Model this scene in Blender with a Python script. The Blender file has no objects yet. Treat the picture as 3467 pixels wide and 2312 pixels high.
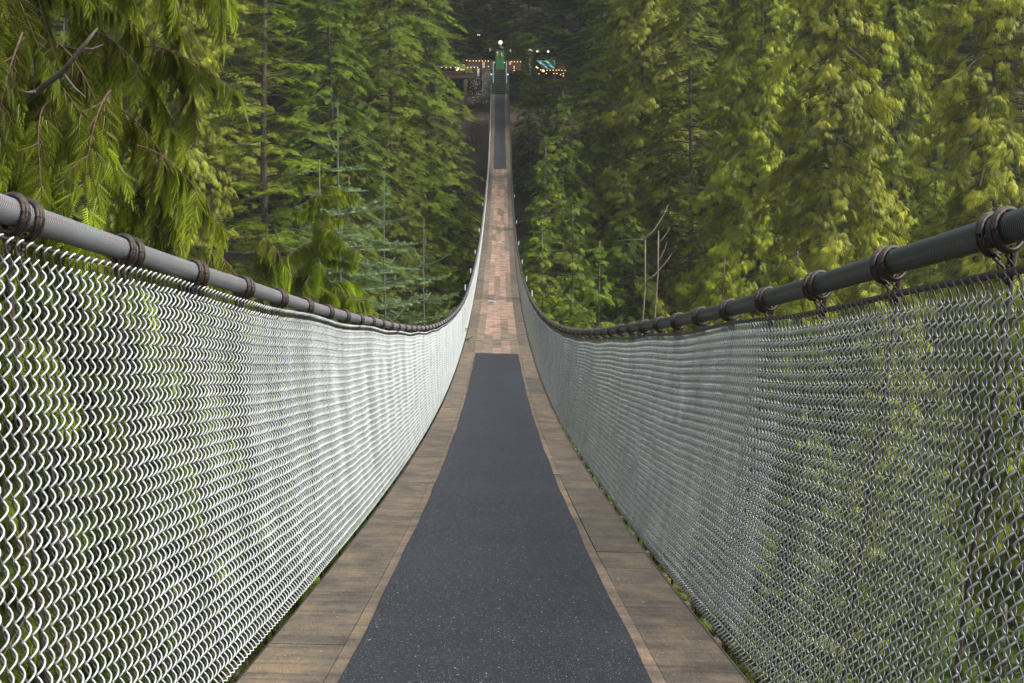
import bpy, math, random
import numpy as np
from mathutils import Vector, Matrix

SC = bpy.context.scene
COL = SC.collection
F_PX, W_PX, H_PX = 4815.0, 3467.0, 2312.0        # the photograph's focal length and size in pixels
PITCH = math.atan((1156-400)/F_PX)
YAW = math.atan((1733.5-1693)/F_PX)

# ------------------------------------------------------------------ camera, light, exposure
cam_d = bpy.data.cameras.new('camera'); cam = bpy.data.objects.new('camera', cam_d); COL.objects.link(cam)
cam_d.sensor_width = 36.0; cam_d.lens = 36.0*F_PX/W_PX
cam_d.clip_start = 0.05; cam_d.clip_end = 2000
cam.location = (0, 0, 0)
cam.rotation_euler = (math.pi/2-PITCH, 0, -YAW)
SC.camera = cam

SUN_ELEV, SUN_AZ = math.radians(48), math.radians(108)   # azimuth clockwise from +Y: from behind on the right
wd = bpy.data.worlds.new('World'); SC.world = wd; wd.use_nodes = True
nt = wd.node_tree; nt.nodes.clear()
sky = nt.nodes.new('ShaderNodeTexSky'); sky.sky_type = 'NISHITA'; sky.sun_disc = False
sky.sun_elevation = SUN_ELEV; sky.sun_rotation = SUN_AZ; sky.dust_density = 4.0; sky.ozone_density = 1.0
hs = nt.nodes.new('ShaderNodeHueSaturation'); hs.inputs['Saturation'].default_value = 0.35
bg = nt.nodes.new('ShaderNodeBackground'); bg.inputs['Strength'].default_value = 0.15
wo = nt.nodes.new('ShaderNodeOutputWorld')
nt.links.new(sky.outputs[0], hs.inputs['Color']); nt.links.new(hs.outputs[0], bg.inputs[0]); nt.links.new(bg.outputs[0], wo.inputs[0])
sd = bpy.data.lights.new('sun', 'SUN'); sd.energy = 2.3; SC.cycles.use_denoising = True; sd.angle = math.radians(22); sd.color = (1.0, 0.95, 0.84)
sun = bpy.data.objects.new('sun', sd); COL.objects.link(sun)
to_sun = Vector((math.sin(SUN_AZ)*math.cos(SUN_ELEV), math.cos(SUN_AZ)*math.cos(SUN_ELEV), math.sin(SUN_ELEV)))
sun.rotation_euler = to_sun.to_track_quat('Z', 'Y').to_euler()
sun.location = (30, -20, 60)
SC.view_settings.view_transform = 'Standard'; SC.view_settings.look = 'None'
SC.view_settings.exposure = 1.0; SC.view_settings.gamma = 1.0
SC.cycles.max_bounces = 5; SC.cycles.diffuse_bounces = 3; SC.cycles.glossy_bounces = 2
SC.cycles.transmission_bounces = 3; SC.cycles.transparent_max_bounces = 6

CF = np.array([math.sin(YAW)*math.cos(PITCH), math.cos(YAW)*math.cos(PITCH), -math.sin(PITCH)])
CR = np.array([math.cos(YAW), -math.sin(YAW), 0.0])
CU = np.cross(CR, CF)
def at(px, py, d):
    """world point seen at source pixel px,py at optical depth d"""
    v = CF*d + CR*((px-W_PX/2)/F_PX*d) - CU*((py-H_PX/2)/F_PX*d)
    return Vector(v)
def at2(px, py, Y):
    """same, but at world distance Y along the bridge"""
    v = CF + CR*((px-W_PX/2)/F_PX) - CU*((py-H_PX/2)/F_PX)
    v = v*(Y/v[1]); return Vector(v)

# ------------------------------------------------------------------ object helpers
def empty(name, loc=(0, 0, 0), label=None, cat=None, group=None, kind=None, rz=0.0):
    o = bpy.data.objects.new(name, None); COL.objects.link(o); o.location = loc; o.rotation_euler.z = rz
    o.empty_display_size = 0.2
    return tag(o, label, cat, group, kind)
def tag(o, label=None, cat=None, group=None, kind=None):
    if label: o['label'] = label
    if cat: o['category'] = cat
    if group: o['group'] = group
    if kind: o['kind'] = kind
    return o
def mesh_data(name, V, polys, mats, tint=None, uv=None, matidx=None, smooth=True):
    """V (n,3); polys list of (m,k) int arrays; tint per vertex; uv per vertex"""
    V = np.asarray(V, dtype=np.float32)
    polys = [np.asarray(p, dtype=np.int32) for p in polys if len(p)]
    me = bpy.data.meshes.new(name)
    me.vertices.add(len(V)); me.vertices.foreach_set('co', V.ravel())
    loops = np.concatenate([p.ravel() for p in polys])
    counts = np.concatenate([np.full(len(p), p.shape[1], dtype=np.int32) for p in polys])
    starts = np.concatenate([[0], np.cumsum(counts)[:-1]]).astype(np.int32)
    me.loops.add(len(loops)); me.loops.foreach_set('vertex_index', loops)
    me.polygons.add(len(counts)); me.polygons.foreach_set('loop_start', starts)
    me.polygons.foreach_set('loop_total', counts)
    if matidx is not None:
        me.polygons.foreach_set('material_index', np.asarray(matidx, dtype=np.int32))
    me.update(calc_edges=True)
    me.polygons.foreach_set('use_smooth', np.full(len(counts), smooth, dtype=bool))
    if tint is not None:
        a = me.attributes.new('tint', 'FLOAT', 'POINT'); a.data.foreach_set('value', np.asarray(tint, dtype=np.float32))
    if uv is not None:
        l = me.uv_layers.new(name='UVMap'); l.data.foreach_set('uv', np.asarray(uv, dtype=np.float32)[loops].ravel())
    for m in (mats if isinstance(mats, (list, tuple)) else [mats]): me.materials.append(m)
    return me
def link(name, me, parent=None, loc=None, rot=None, scale=None):
    o = bpy.data.objects.new(name, me); COL.objects.link(o)
    if parent is not None: o.parent = parent
    if loc is not None: o.location = loc
    if rot is not None: o.rotation_euler = rot
    if scale is not None: o.scale = scale
    return o

class MB:
    """collects simple solids into one mesh"""
    def __init__(s): s.V = []; s.P = {}; s.n = 0; s.T = []
    def add(s, V, F, t=0.5):
        V = np.asarray(V, dtype=float); 
        for f in F: s.P.setdefault(len(f), []).append([i+s.n for i in f])
        s.V.append(V); s.n += len(V); s.T.append(np.full(len(V), t))
    def box(s, c, size, rot=None, t=0.5):
        c = np.array(c, float); h = np.array(size, float)/2
        V = np.array([[x, y, z] for x in (-1, 1) for y in (-1, 1) for z in (-1, 1)], float)*h
        if rot is not None: V = V @ np.array(rot).T
        s.add(V+c, [[0, 1, 3, 2], [4, 6, 7, 5], [0, 4, 5, 1], [2, 3, 7, 6], [0, 2, 6, 4], [1, 5, 7, 3]], t)
    def bar(s, a, b, w, d, t=0.5):
        a = np.array(a, float); b = np.array(b, float); z = b-a; L = np.linalg.norm(z); z /= L
        up = np.array([0, 0, 1.0]) if abs(z[2]) < .95 else np.array([0, 1.0, 0])
        x = np.cross(up, z); x /= np.linalg.norm(x); y = np.cross(z, x)
        s.box((a+b)/2, (w, d, L), np.stack([x, y, z], 1), t)
    def tube(s, pts, r, sides=8, t=0.5, cap=True):
        V, Q = tube_np(np.asarray(pts, float), r, sides)
        F = Q.tolist()
        if cap:
            n = len(pts); F.append(list(range(sides))[::-1]); F.append([(n-1)*sides+i for i in range(sides)])
        s.add(V, F, t)
    def sphere(s, c, r, seg=14, rings=9, t=0.5, sz=1.0):
        V = [[0, 0, -r*sz]]
        for i in range(1, rings):
            ph = -math.pi/2+math.pi*i/rings
            for j in range(seg):
                th = 2*math.pi*j/seg; V.append([r*math.cos(ph)*math.cos(th), r*math.cos(ph)*math.sin(th), r*sz*math.sin(ph)])
        V.append([0, 0, r*sz]); Fs = []
        for j in range(seg): Fs.append([0, 1+(j+1) % seg, 1+j])
        for i in range(rings-2):
            for j in range(seg):
                a = 1+i*seg+j; b = 1+i*seg+(j+1) % seg; Fs.append([a, b, b+seg, a+seg])
        last = 1+(rings-2)*seg
        for j in range(seg): Fs.append([last+j, last+(j+1) % seg, len(V)-1])
        s.add(np.array(V)+np.array(c, float), Fs, t)
    def mesh(s, name, mat, smooth=False):
        return mesh_data(name, np.concatenate(s.V), [np.array(p) for p in s.P.values()], mat, tint=np.concatenate(s.T), smooth=smooth)
    def build(s, name, mat, parent=None, smooth=False):
        return link(name, s.mesh(name, mat, smooth), parent)

def frames(P):
    T = np.gradient(P, axis=0); T /= np.linalg.norm(T, axis=1)[:, None]+1e-12
    ref = np.array([0, 0, 1.0]) if abs(T[:, 2]).mean() < .9 else np.array([1.0, 0, 0])
    X = np.cross(ref[None], T); X /= np.linalg.norm(X, axis=1)[:, None]+1e-12
    Y = np.cross(T, X); return T, X, Y
def tube_np(P, r, sides):
    T, X, Y = frames(P); n = len(P); r = np.broadcast_to(np.asarray(r, float), (n,))
    th = np.arange(sides)*2*math.pi/sides
    V = P[:, None]+r[:, None, None]*(np.cos(th)[None, :, None]*X[:, None]+np.sin(th)[None, :, None]*Y[:, None])
    i = np.arange(n-1)[:, None]*sides; j = np.arange(sides)[None]; k = (j+1) % sides
    Q = np.stack([i+j, i+k, i+sides+k, i+sides+j], -1).reshape(-1, 4)
    return V.reshape(-1, 3), Q

# ------------------------------------------------------------------ materials
def nodes(name):
    m = bpy.data.materials.new(name); m.use_nodes = True; t = m.node_tree; t.nodes.clear()
    out = t.nodes.new('ShaderNodeOutputMaterial'); return m, t, out
def N(t, kind, **kw):
    n = t.nodes.new(kind)
    for k, v in kw.items():
        if k in n.inputs: n.inputs[k].default_value = v
        else: setattr(n, k, v)
    return n
def ramp(t, src, stops):
    r = t.nodes.new('ShaderNodeValToRGB'); e = r.color_ramp.elements
    while len(e) < len(stops): e.new(0.5)
    for i, (p, c) in enumerate(stops):
        e[i].position = p; e[i].color = (c[0], c[1], c[2], 1) if len(c) == 3 else c
    t.links.new(src, r.inputs[0]); return r.outputs[0]
def mathn(t, op, a, b=None):
    n = t.nodes.new('ShaderNodeMath'); n.operation = op
    for i, v in enumerate((a, b)):
        if v is None: continue
        if hasattr(v, 'links'): t.links.new(v, n.inputs[i])
        else: n.inputs[i].default_value = v
    return n.outputs[0]
def mixc(t, fac, a, b, mode='MIX'):
    n = t.nodes.new('ShaderNodeMix'); n.data_type = 'RGBA'; n.blend_type = mode
    for s, v in ((0, fac), (6, a), (7, b)):
        if hasattr(v, 'links'): t.links.new(v, n.inputs[s])
        else: n.inputs[s].default_value = v if s == 0 else (v[0], v[1], v[2], 1)
    return n.outputs[2]
def plain(name, c1, c2, scale=6.0, rough=0.6, metal=0.0, stretch=(1, 1, 1), bump=0.15, spec=0.4):
    """mottled surface: noise between two colours plus bump"""
    m, t, out = nodes(name)
    tc = N(t, 'ShaderNodeTexCoord'); mp = N(t, 'ShaderNodeMapping'); mp.inputs['Scale'].default_value = stretch
    t.links.new(tc.outputs['Object'], mp.inputs[0])
    nz = N(t, 'ShaderNodeTexNoise', Scale=scale, Detail=6.0, Roughness=0.6); t.links.new(mp.outputs[0], nz.inputs['Vector'])
    col = ramp(t, nz.outputs[0], [(0.3, c1), (0.7, c2)])
    b = N(t, 'ShaderNodeBsdfPrincipled', Roughness=rough, Metallic=metal); b.inputs['Specular IOR Level'].default_value = spec
    t.links.new(col, b.inputs['Base Color'])
    bp = N(t, 'ShaderNodeBump', Strength=bump, Distance=0.01); t.links.new(nz.outputs[0], bp.inputs['Height']); t.links.new(bp.outputs[0], b.inputs['Normal'])
    t.links.new(b.outputs[0], out.inputs[0]); return m
def emit(name, c, s):
    m, t, out = nodes(name); e = N(t, 'ShaderNodeEmission', Strength=s); e.inputs[0].default_value = (*c, 1)
    t.links.new(e.outputs[0], out.inputs[0]); return m
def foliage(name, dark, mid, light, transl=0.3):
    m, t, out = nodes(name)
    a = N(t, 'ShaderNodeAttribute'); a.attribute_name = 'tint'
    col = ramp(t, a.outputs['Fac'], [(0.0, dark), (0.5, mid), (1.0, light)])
    oi = N(t, 'ShaderNodeObjectInfo')
    col = mixc(t, 1.0, col, oi.outputs['Color'], 'MULTIPLY')
    d = N(t, 'ShaderNodeBsdfDiffuse'); tr = N(t, 'ShaderNodeBsdfTranslucent'); g = N(t, 'ShaderNodeBsdfGlossy', Roughness=0.45)
    g.inputs['Color'].default_value = (0.8, 0.9, 0.8, 1)
    t.links.new(col, d.inputs[0]); trc = mixc(t, 1.0, col, (1.12, 1.08, 0.6), 'MULTIPLY'); t.links.new(trc, tr.inputs[0])
    m1 = N(t, 'ShaderNodeMixShader'); m1.inputs[0].default_value = transl
    t.links.new(d.outputs[0], m1.inputs[1]); t.links.new(tr.outputs[0], m1.inputs[2])
    m2 = N(t, 'ShaderNodeMixShader'); m2.inputs[0].default_value = 0.02
    t.links.new(m1.outputs[0], m2.inputs[1]); t.links.new(g.outputs[0], m2.inputs[2])
    t.links.new(m2.outputs[0], out.inputs[0]); return m

M = {}
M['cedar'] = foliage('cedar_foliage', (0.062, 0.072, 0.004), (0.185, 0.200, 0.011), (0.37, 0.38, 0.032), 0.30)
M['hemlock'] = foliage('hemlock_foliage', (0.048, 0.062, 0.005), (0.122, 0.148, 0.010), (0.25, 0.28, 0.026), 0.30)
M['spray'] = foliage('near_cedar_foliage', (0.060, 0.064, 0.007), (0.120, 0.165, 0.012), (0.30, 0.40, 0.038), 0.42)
M['blue'] = foliage('blue_fir_needles', (0.045, 0.07, 0.022), (0.09, 0.135, 0.05), (0.22, 0.30, 0.16), 0.25)
M['fern'] = foliage('fern_foliage', (0.025, 0.05, 0.01), (0.06, 0.10, 0.018), (0.11, 0.15, 0.03), 0.3)
M['bark'] = plain('bark', (0.035, 0.028, 0.022), (0.13, 0.11, 0.085), 7, 0.9, stretch=(3, 3, .5), bump=0.8)
M['twig'] = plain('twig_bark', (0.05, 0.03, 0.018), (0.12, 0.08, 0.05), 30, 0.9, bump=0.3)
M['fir_twig'] = plain('fir_twig', (0.05, 0.07, 0.045), (0.11, 0.13, 0.09), 30, 0.9, bump=0.3)
M['pale_bark'] = plain('pale_bark', (0.08, 0.065, 0.045), (0.24, 0.20, 0.15), 14, 0.8, stretch=(2, 2, .6), bump=0.4)
M['soil'] = plain('soil', (0.020, 0.016, 0.010), (0.060, 0.042, 0.026), 0.35, 0.95, bump=0.8)
M['rope'] = plain('dark_wire_rope', (0.02, 0.017, 0.015), (0.075, 0.055, 0.045), 60, 0.5, 0.3, bump=0.5)
M['rust'] = plain('rusty_steel', (0.014, 0.011, 0.009), (0.045, 0.028, 0.020), 25, 0.8, 0.2, bump=0.4)
M['deck_beam'] = plain('weathered_beam', (0.05, 0.04, 0.03), (0.13, 0.10, 0.075), 9, 0.85, stretch=(1, 5, 5))
M['far_wood'] = plain('brown_stained_wood', (0.045, 0.028, 0.02), (0.11, 0.068, 0.048), 5, 0.8, stretch=(6, 6, .6))
M['red_wood'] = plain('red_stained_wood', (0.05, 0.022, 0.012), (0.13, 0.056, 0.03), 5, 0.7, stretch=(6, 6, .6))
M['teal'] = plain('teal_paint', (0.07, 0.17, 0.17), (0.11, 0.24, 0.235), 4, 0.5, bump=0.03)
M['green'] = plain('green_paint', (0.022, 0.12, 0.026), (0.035, 0.17, 0.035), 5, 0.5, bump=0.03)
M['dark_green'] = plain('dark_green_paint', (0.015, 0.035, 0.028), (0.03, 0.06, 0.045), 5, 0.6, bump=0.05)
M['tread'] = plain('wet_tread', (0.05, 0.055, 0.045), (0.12, 0.12, 0.10), 6, 0.5)
M['cream'] = plain('cream_paint', (0.5, 0.46, 0.32), (0.62, 0.58, 0.43), 9, 0.6, bump=0.02)
M['white'] = plain('white_paint', (0.68, 0.68, 0.66), (0.8, 0.8, 0.78), 9, 0.5, bump=0.02)
M['concrete'] = plain('mossy_concrete', (0.06, 0.06, 0.05), (0.17, 0.16, 0.14), 3, 0.9, bump=0.4)
M['tarp'] = plain('teal_tarp', (0.02, 0.13, 0.12), (0.12, 0.36, 0.34), 2.2, 0.35, bump=0.3)
M['tarp2'] = plain('blue_grey_tarp', (0.10, 0.17, 0.18), (0.24, 0.34, 0.35), 2.2, 0.4, bump=0.3)
M['yellow'] = plain('yellow_paint', (0.30, 0.28, 0.03), (0.45, 0.40, 0.06), 9, 0.6, bump=0.02)
M['orange'] = plain('orange_paint', (0.45, 0.18, 0.06), (0.7, 0.5, 0.35), 12, 0.6, bump=0.02)
M['black'] = plain('black_metal', (0.015, 0.016, 0.018), (0.035, 0.037, 0.04), 8, 0.5, 0.3, bump=0.03)
M['bulb'] = emit('warm_bulb', (1.0, 0.62, 0.24), 2.2)
M['globe'] = emit('lamp_globe', (1.0, 0.93, 0.70), 2.0)
M['cool'] = emit('cool_bulb', (0.9, 0.95, 1.0), .6)
M['litter'] = plain('pale_litter', (0.35, 0.30, 0.22), (0.75, 0.72, 0.66), 80, 0.8, bump=0.0)

def deck_material():
    m, t, out = nodes('deck_planks')
    a = N(t, 'ShaderNodeAttribute'); a.attribute_name = 'tint'
    tc = N(t, 'ShaderNodeTexCoord'); sx = N(t, 'ShaderNodeSeparateXYZ'); t.links.new(tc.outputs['Object'], sx.inputs[0])
    base = ramp(t, a.outputs['Fac'], [(0.0, (0.075, 0.064, 0.052)), (0.22, (0.112, 0.092, 0.071)), (0.45, (0.165, 0.132, 0.10)),
                                      (0.62, (0.255, 0.182, 0.145)), (0.8, (0.31, 0.205, 0.165)), (1.0, (0.31, 0.25, 0.19))])
    # long soft grain, knots and worn patches
    mp = N(t, 'ShaderNodeMapping'); mp.inputs['Scale'].default_value = (9, 1.1, 9); t.links.new(tc.outputs['Object'], mp.inputs[0])
    off = N(t, 'ShaderNodeCombineXYZ'); t.links.new(mathn(t, 'MULTIPLY', a.outputs['Fac'], 97.0), off.inputs[2])
    t.links.new(off.outputs[0], mp.inputs['Location'])
    wv = N(t, 'ShaderNodeTexNoise', Scale=2.2, Detail=8.0, Roughness=0.65, Distortion=1.2); t.links.new(mp.outputs[0], wv.inputs['Vector'])
    rings = mathn(t, 'FRACT', mathn(t, 'MULTIPLY', wv.outputs[0], 11.0))
    lines = ramp(t, rings, [(0.0, (0.55, 0.52, 0.50)), (0.35, (1.08, 1.08, 1.08)), (0.8, (1.0, 1.0, 1.0)), (1.0, (0.6, 0.57, 0.55))])
    c = mixc(t, 0.75, base, lines, 'MULTIPLY')
    n2 = N(t, 'ShaderNodeTexNoise', Scale=3.0, Detail=5.0, Roughness=0.7)
    mp2 = N(t, 'ShaderNodeMapping'); mp2.inputs['Scale'].default_value = (1.2, 1.0, 1.0); t.links.new(tc.outputs['Object'], mp2.inputs[0]); t.links.new(mp2.outputs[0], n2.inputs['Vector'])
    worn = ramp(t, n2.outputs[0], [(0.34, (0.48, 0.50, 0.47)), (0.5, (0.95, 0.95, 0.95)), (0.66, (1.5, 1.4, 1.15))])
    c = mixc(t, 1.0, c, worn, 'MULTIPLY')
    # cross scuffs left by feet and cleats
    mp3 = N(t, 'ShaderNodeMapping'); mp3.inputs['Scale'].default_value = (1.2, 22, 1); t.links.new(tc.outputs['Object'], mp3.inputs[0])
    n3 = N(t, 'ShaderNodeTexNoise', Scale=1.0, Detail=4.0, Roughness=0.7); t.links.new(mp3.outputs[0], n3.inputs['Vector'])
    sc = ramp(t, n3.outputs[0], [(0.30, (0.45, 0.45, 0.44)), (0.45, (1, 1, 1)), (0.72, (1.45, 1.36, 1.2))])
    c = mixc(t, 1.0, c, sc, 'MULTIPLY')
    n4 = N(t, 'ShaderNodeTexNoise', Scale=140.0, Detail=2.0); t.links.new(tc.outputs['Object'], n4.inputs['Vector'])
    gr = ramp(t, n4.outputs[0], [(0.35, (0.8, 0.8, 0.8)), (0.65, (1.15, 1.15, 1.15))]); c = mixc(t, 0.7, c, gr, 'MULTIPLY')
    b = N(t, 'ShaderNodeBsdfPrincipled', Roughness=0.62); b.inputs['Specular IOR Level'].default_value = 0.35
    t.links.new(c, b.inputs['Base Color'])
    bp = N(t, 'ShaderNodeBump', Strength=0.35, Distance=0.004); t.links.new(rings, bp.inputs['Height']); t.links.new(bp.outputs[0], b.inputs['Normal'])
    t.links.new(b.outputs[0], out.inputs[0]); return m
M['deck'] = deck_material()

def mat_rubber():
    m, t, out = nodes('rubber_mat'); tc = N(t, 'ShaderNodeTexCoord')
    n1 = N(t, 'ShaderNodeTexNoise', Scale=1.3, Detail=5.0, Roughness=0.6); t.links.new(tc.outputs['Object'], n1.inputs['Vector'])
    c = ramp(t, n1.outputs[0], [(0.3, (0.0075, 0.0095, 0.014)), (0.7, (0.013, 0.016, 0.023))])
    nf = N(t, 'ShaderNodeTexNoise', Scale=160.0, Detail=3.0, Roughness=0.8); t.links.new(tc.outputs['Object'], nf.inputs['Vector'])
    c = mixc(t, 1.0, c, ramp(t, nf.outputs[0], [(0.35, (0.55, 0.55, 0.55)), (0.65, (1.6, 1.6, 1.6))]), 'MULTIPLY')
    for sc, th, colr, dens in ((150.0, 0.30, (0.15, 0.15, 0.155), 0.60), (62.0, 0.13, (0.42, 0.41, 0.39), 0.66), (24.0, 0.075, (0.62, 0.58, 0.52), 0.62)):
        v = N(t, 'ShaderNodeTexVoronoi', Scale=sc); t.links.new(tc.outputs['Object'], v.inputs['Vector'])
        sep = N(t, 'ShaderNodeSeparateColor'); t.links.new(v.outputs['Color'], sep.inputs[0])
        near = mathn(t, 'LESS_THAN', v.outputs['Distance'], th); pick = mathn(t, 'GREATER_THAN', sep.outputs[0], dens)
        c = mixc(t, mathn(t, 'MULTIPLY', near, pick), c, colr)
    mp = N(t, 'ShaderNodeMapping'); mp.inputs['Scale'].default_value = (3, 45, 3); t.links.new(tc.outputs['Object'], mp.inputs[0])
    n5 = N(t, 'ShaderNodeTexNoise', Scale=1.0, Detail=5.0, Roughness=0.75); t.links.new(mp.outputs[0], n5.inputs['Vector'])
    c = mixc(t, 1.0, c, ramp(t, n5.outputs[0], [(0.45, (0.95, 0.95, 0.95)), (0.62, (1.1, 1.1, 1.1)), (0.75, (1.6, 1.6, 1.6))]), 'MULTIPLY')
    b = N(t, 'ShaderNodeBsdfPrincipled', Roughness=0.75); b.inputs['Specular IOR Level'].default_value = 0.3
    t.links.new(c, b.inputs['Base Color'])
    bp = N(t, 'ShaderNodeBump', Strength=0.5, Distance=0.002); t.links.new(nf.outputs[0], bp.inputs['Height']); t.links.new(bp.outputs[0], b.inputs['Normal'])
    t.links.new(b.outputs[0], out.inputs[0]); return m
M['mat'] = mat_rubber()

def wire_material(name, back_shade, c1, c2):
    m, t, out = nodes(name); a = N(t, 'ShaderNodeAttribute'); a.attribute_name = 'tint'
    tc = N(t, 'ShaderNodeTexCoord'); nz = N(t, 'ShaderNodeTexNoise', Scale=7.0, Detail=5.0); t.links.new(tc.outputs['Object'], nz.inputs['Vector'])
    front_col = ramp(t, nz.outputs[0], [(0.3, c1), (0.7, c2)])
    n2 = N(t, 'ShaderNodeTexNoise', Scale=45.0, Detail=3.0); t.links.new(tc.outputs['Object'], n2.inputs['Vector'])
    front_col = mixc(t, ramp(t, n2.outputs[0], [(0.62, (0, 0, 0)), (0.72, (.55, .55, .55))]), front_col, (0.16, 0.11, 0.07))
    c = mixc(t, ramp(t, a.outputs['Fac'], [(0.44, (1, 1, 1)), (0.64, (0, 0, 0))]), front_col, back_shade)  # back half of each coil coloured dark to imitate shaded strands
    b = N(t, 'ShaderNodeBsdfPrincipled', Roughness=0.42, Metallic=0.25); t.links.new(c, b.inputs['Base Color']); t.links.new(b.outputs[0], out.inputs[0]); return m
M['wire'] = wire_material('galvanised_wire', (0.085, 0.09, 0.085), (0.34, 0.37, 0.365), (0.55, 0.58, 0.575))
M['wire_r'] = wire_material('dark_grey_wire', (0.03, 0.038, 0.034), (0.28, 0.315, 0.305), (0.50, 0.54, 0.525))  # darker, greener wire tones for the right fence
def cable_material(name, c1, c2, red):
    m, t, out = nodes(name); uv = N(t, 'ShaderNodeUVMap'); sx = N(t, 'ShaderNodeSeparateXYZ'); t.links.new(uv.outputs[0], sx.inputs[0])
    ph = mathn(t, 'ADD', mathn(t, 'MULTIPLY', sx.outputs[0], 18.0), mathn(t, 'MULTIPLY', sx.outputs[1], 95.0))
    st = mathn(t, 'SINE', mathn(t, 'MULTIPLY', ph, 6.2832))
    st01 = mathn(t, 'ADD', mathn(t, 'MULTIPLY', st, 0.5), 0.5)
    c = ramp(t, st01, [(0.0, tuple(x*0.42 for x in c1)), (0.35, c1), (1.0, c2)])
    tc = N(t, 'ShaderNodeTexCoord'); nz = N(t, 'ShaderNodeTexNoise', Scale=6.0, Detail=5.0); t.links.new(tc.outputs['Object'], nz.inputs['Vector'])
    c = mixc(t, 0.6, c, ramp(t, nz.outputs[0], [(0.3, (0.75, 0.75, 0.75)), (0.7, (1.15, 1.15, 1.15))]), 'MULTIPLY')
    if red:
        f = mathn(t, 'FRACT', mathn(t, 'ADD', sx.outputs[0], mathn(t, 'MULTIPLY', sx.outputs[1], 0.003)))
        nb = N(t, 'ShaderNodeTexNoise', Scale=2.5, Detail=4.0); t.links.new(tc.outputs['Object'], nb.inputs['Vector'])
        dd = mathn(t, 'ABSOLUTE', mathn(t, 'SUBTRACT', f, red))
        band = mathn(t, 'LESS_THAN', dd, 0.012); k = mathn(t, 'MULTIPLY', band, mathn(t, 'GREATER_THAN', nb.outputs[0], 0.40))
        k = mathn(t, 'MULTIPLY', k, mathn(t, 'GREATER_THAN', st01, 0.25))
        c = mixc(t, mathn(t, 'MULTIPLY', k, 0.6), c, (0.36, 0.06, 0.05))
    b = N(t, 'ShaderNodeBsdfPrincipled', Roughness=0.38, Metallic=0.25)
    t.links.new(c, b.inputs['Base Color'])
    bp = N(t, 'ShaderNodeBump', Strength=0.8, Distance=0.002); t.links.new(st01, bp.inputs['Height']); t.links.new(bp.outputs[0], b.inputs['Normal'])
    t.links.new(b.outputs[0], out.inputs[0]); return m
M['cable_l'] = cable_material('grey_strand_cable', (0.165, 0.18, 0.19), (0.27, 0.285, 0.295), 0.470)
M['cable_r'] = cable_material('green_grey_cable', (0.040, 0.050, 0.051), (0.062, 0.076, 0.077), None)

# ------------------------------------------------------------------ bridge geometry (measured from the photo)
_pts = []
for y, d in ((2312, 4.17), (1906, 6.58), (1500, 14.25), (1200, 31.3), (997, 47.0), (780, 71.5), (569, 98.5), (420, 118), (310, 129.5)):
    a = (y-1156)/F_PX; _pts.append((d*(math.cos(PITCH)-a*math.sin(PITCH)), -d*(math.sin(PITCH)+a*math.cos(PITCH))))
_c = np.polyfit([p[0] for p in _pts], [p[1] for p in _pts], 4, w=[1/p[0]**.9 for p in _pts]); _dc = np.polyder(_c)
Y0, Y1 = -4.0, 131.0
def zdeck(y): return np.polyval(_c, y)
def sdeck(y): return np.polyval(_dc, y)
def sm(a, b, v):
    v = np.clip((np.asarray(v, float)-a)/(b-a), 0, 1); return v*v*(3-2*v)
def twist(y): return -0.027*(1-sm(20, 110, y))
def sway(y): return -.0023*y*(1-sm(35, 105, y))
def D(y, x, h):
    """point on the bridge: distance y, offset x across, height h square to the deck"""
    y = np.asarray(y, float); s = sdeck(y); n = np.sqrt(1+s*s)
    x = np.asarray(x, float)*np.ones_like(y); h = np.asarray(h, float)*np.ones_like(y)
    return np.stack([x-h*twist(y)+sway(y), y-h*s/n, zdeck(y)+h/n+x*twist(y)], -1)
def interp(tab, y): return np.interp(y, [p[0] for p in tab], [p[1] for p in tab])
XT = [(-5, .96), (4, .95), (12, .89), (20, .84), (32, .79), (60, .765), (131, .79)]        # handrail cable offset
HT = [(-5, 1.175), (2.4, 1.175), (5, 1.19), (10, 1.18), (17, 1.10), (24, 1.05), (36, .96), (60, .87), (131, .87)]
XB = [(-5, .776), (131, .77)]
def wob(y, s, k=1.0):
    return k*(0.010*np.sin(y*1.9+s)+0.007*np.sin(y*4.03+2*s)+0.004*np.sin(y*8.1+s*3))

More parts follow.
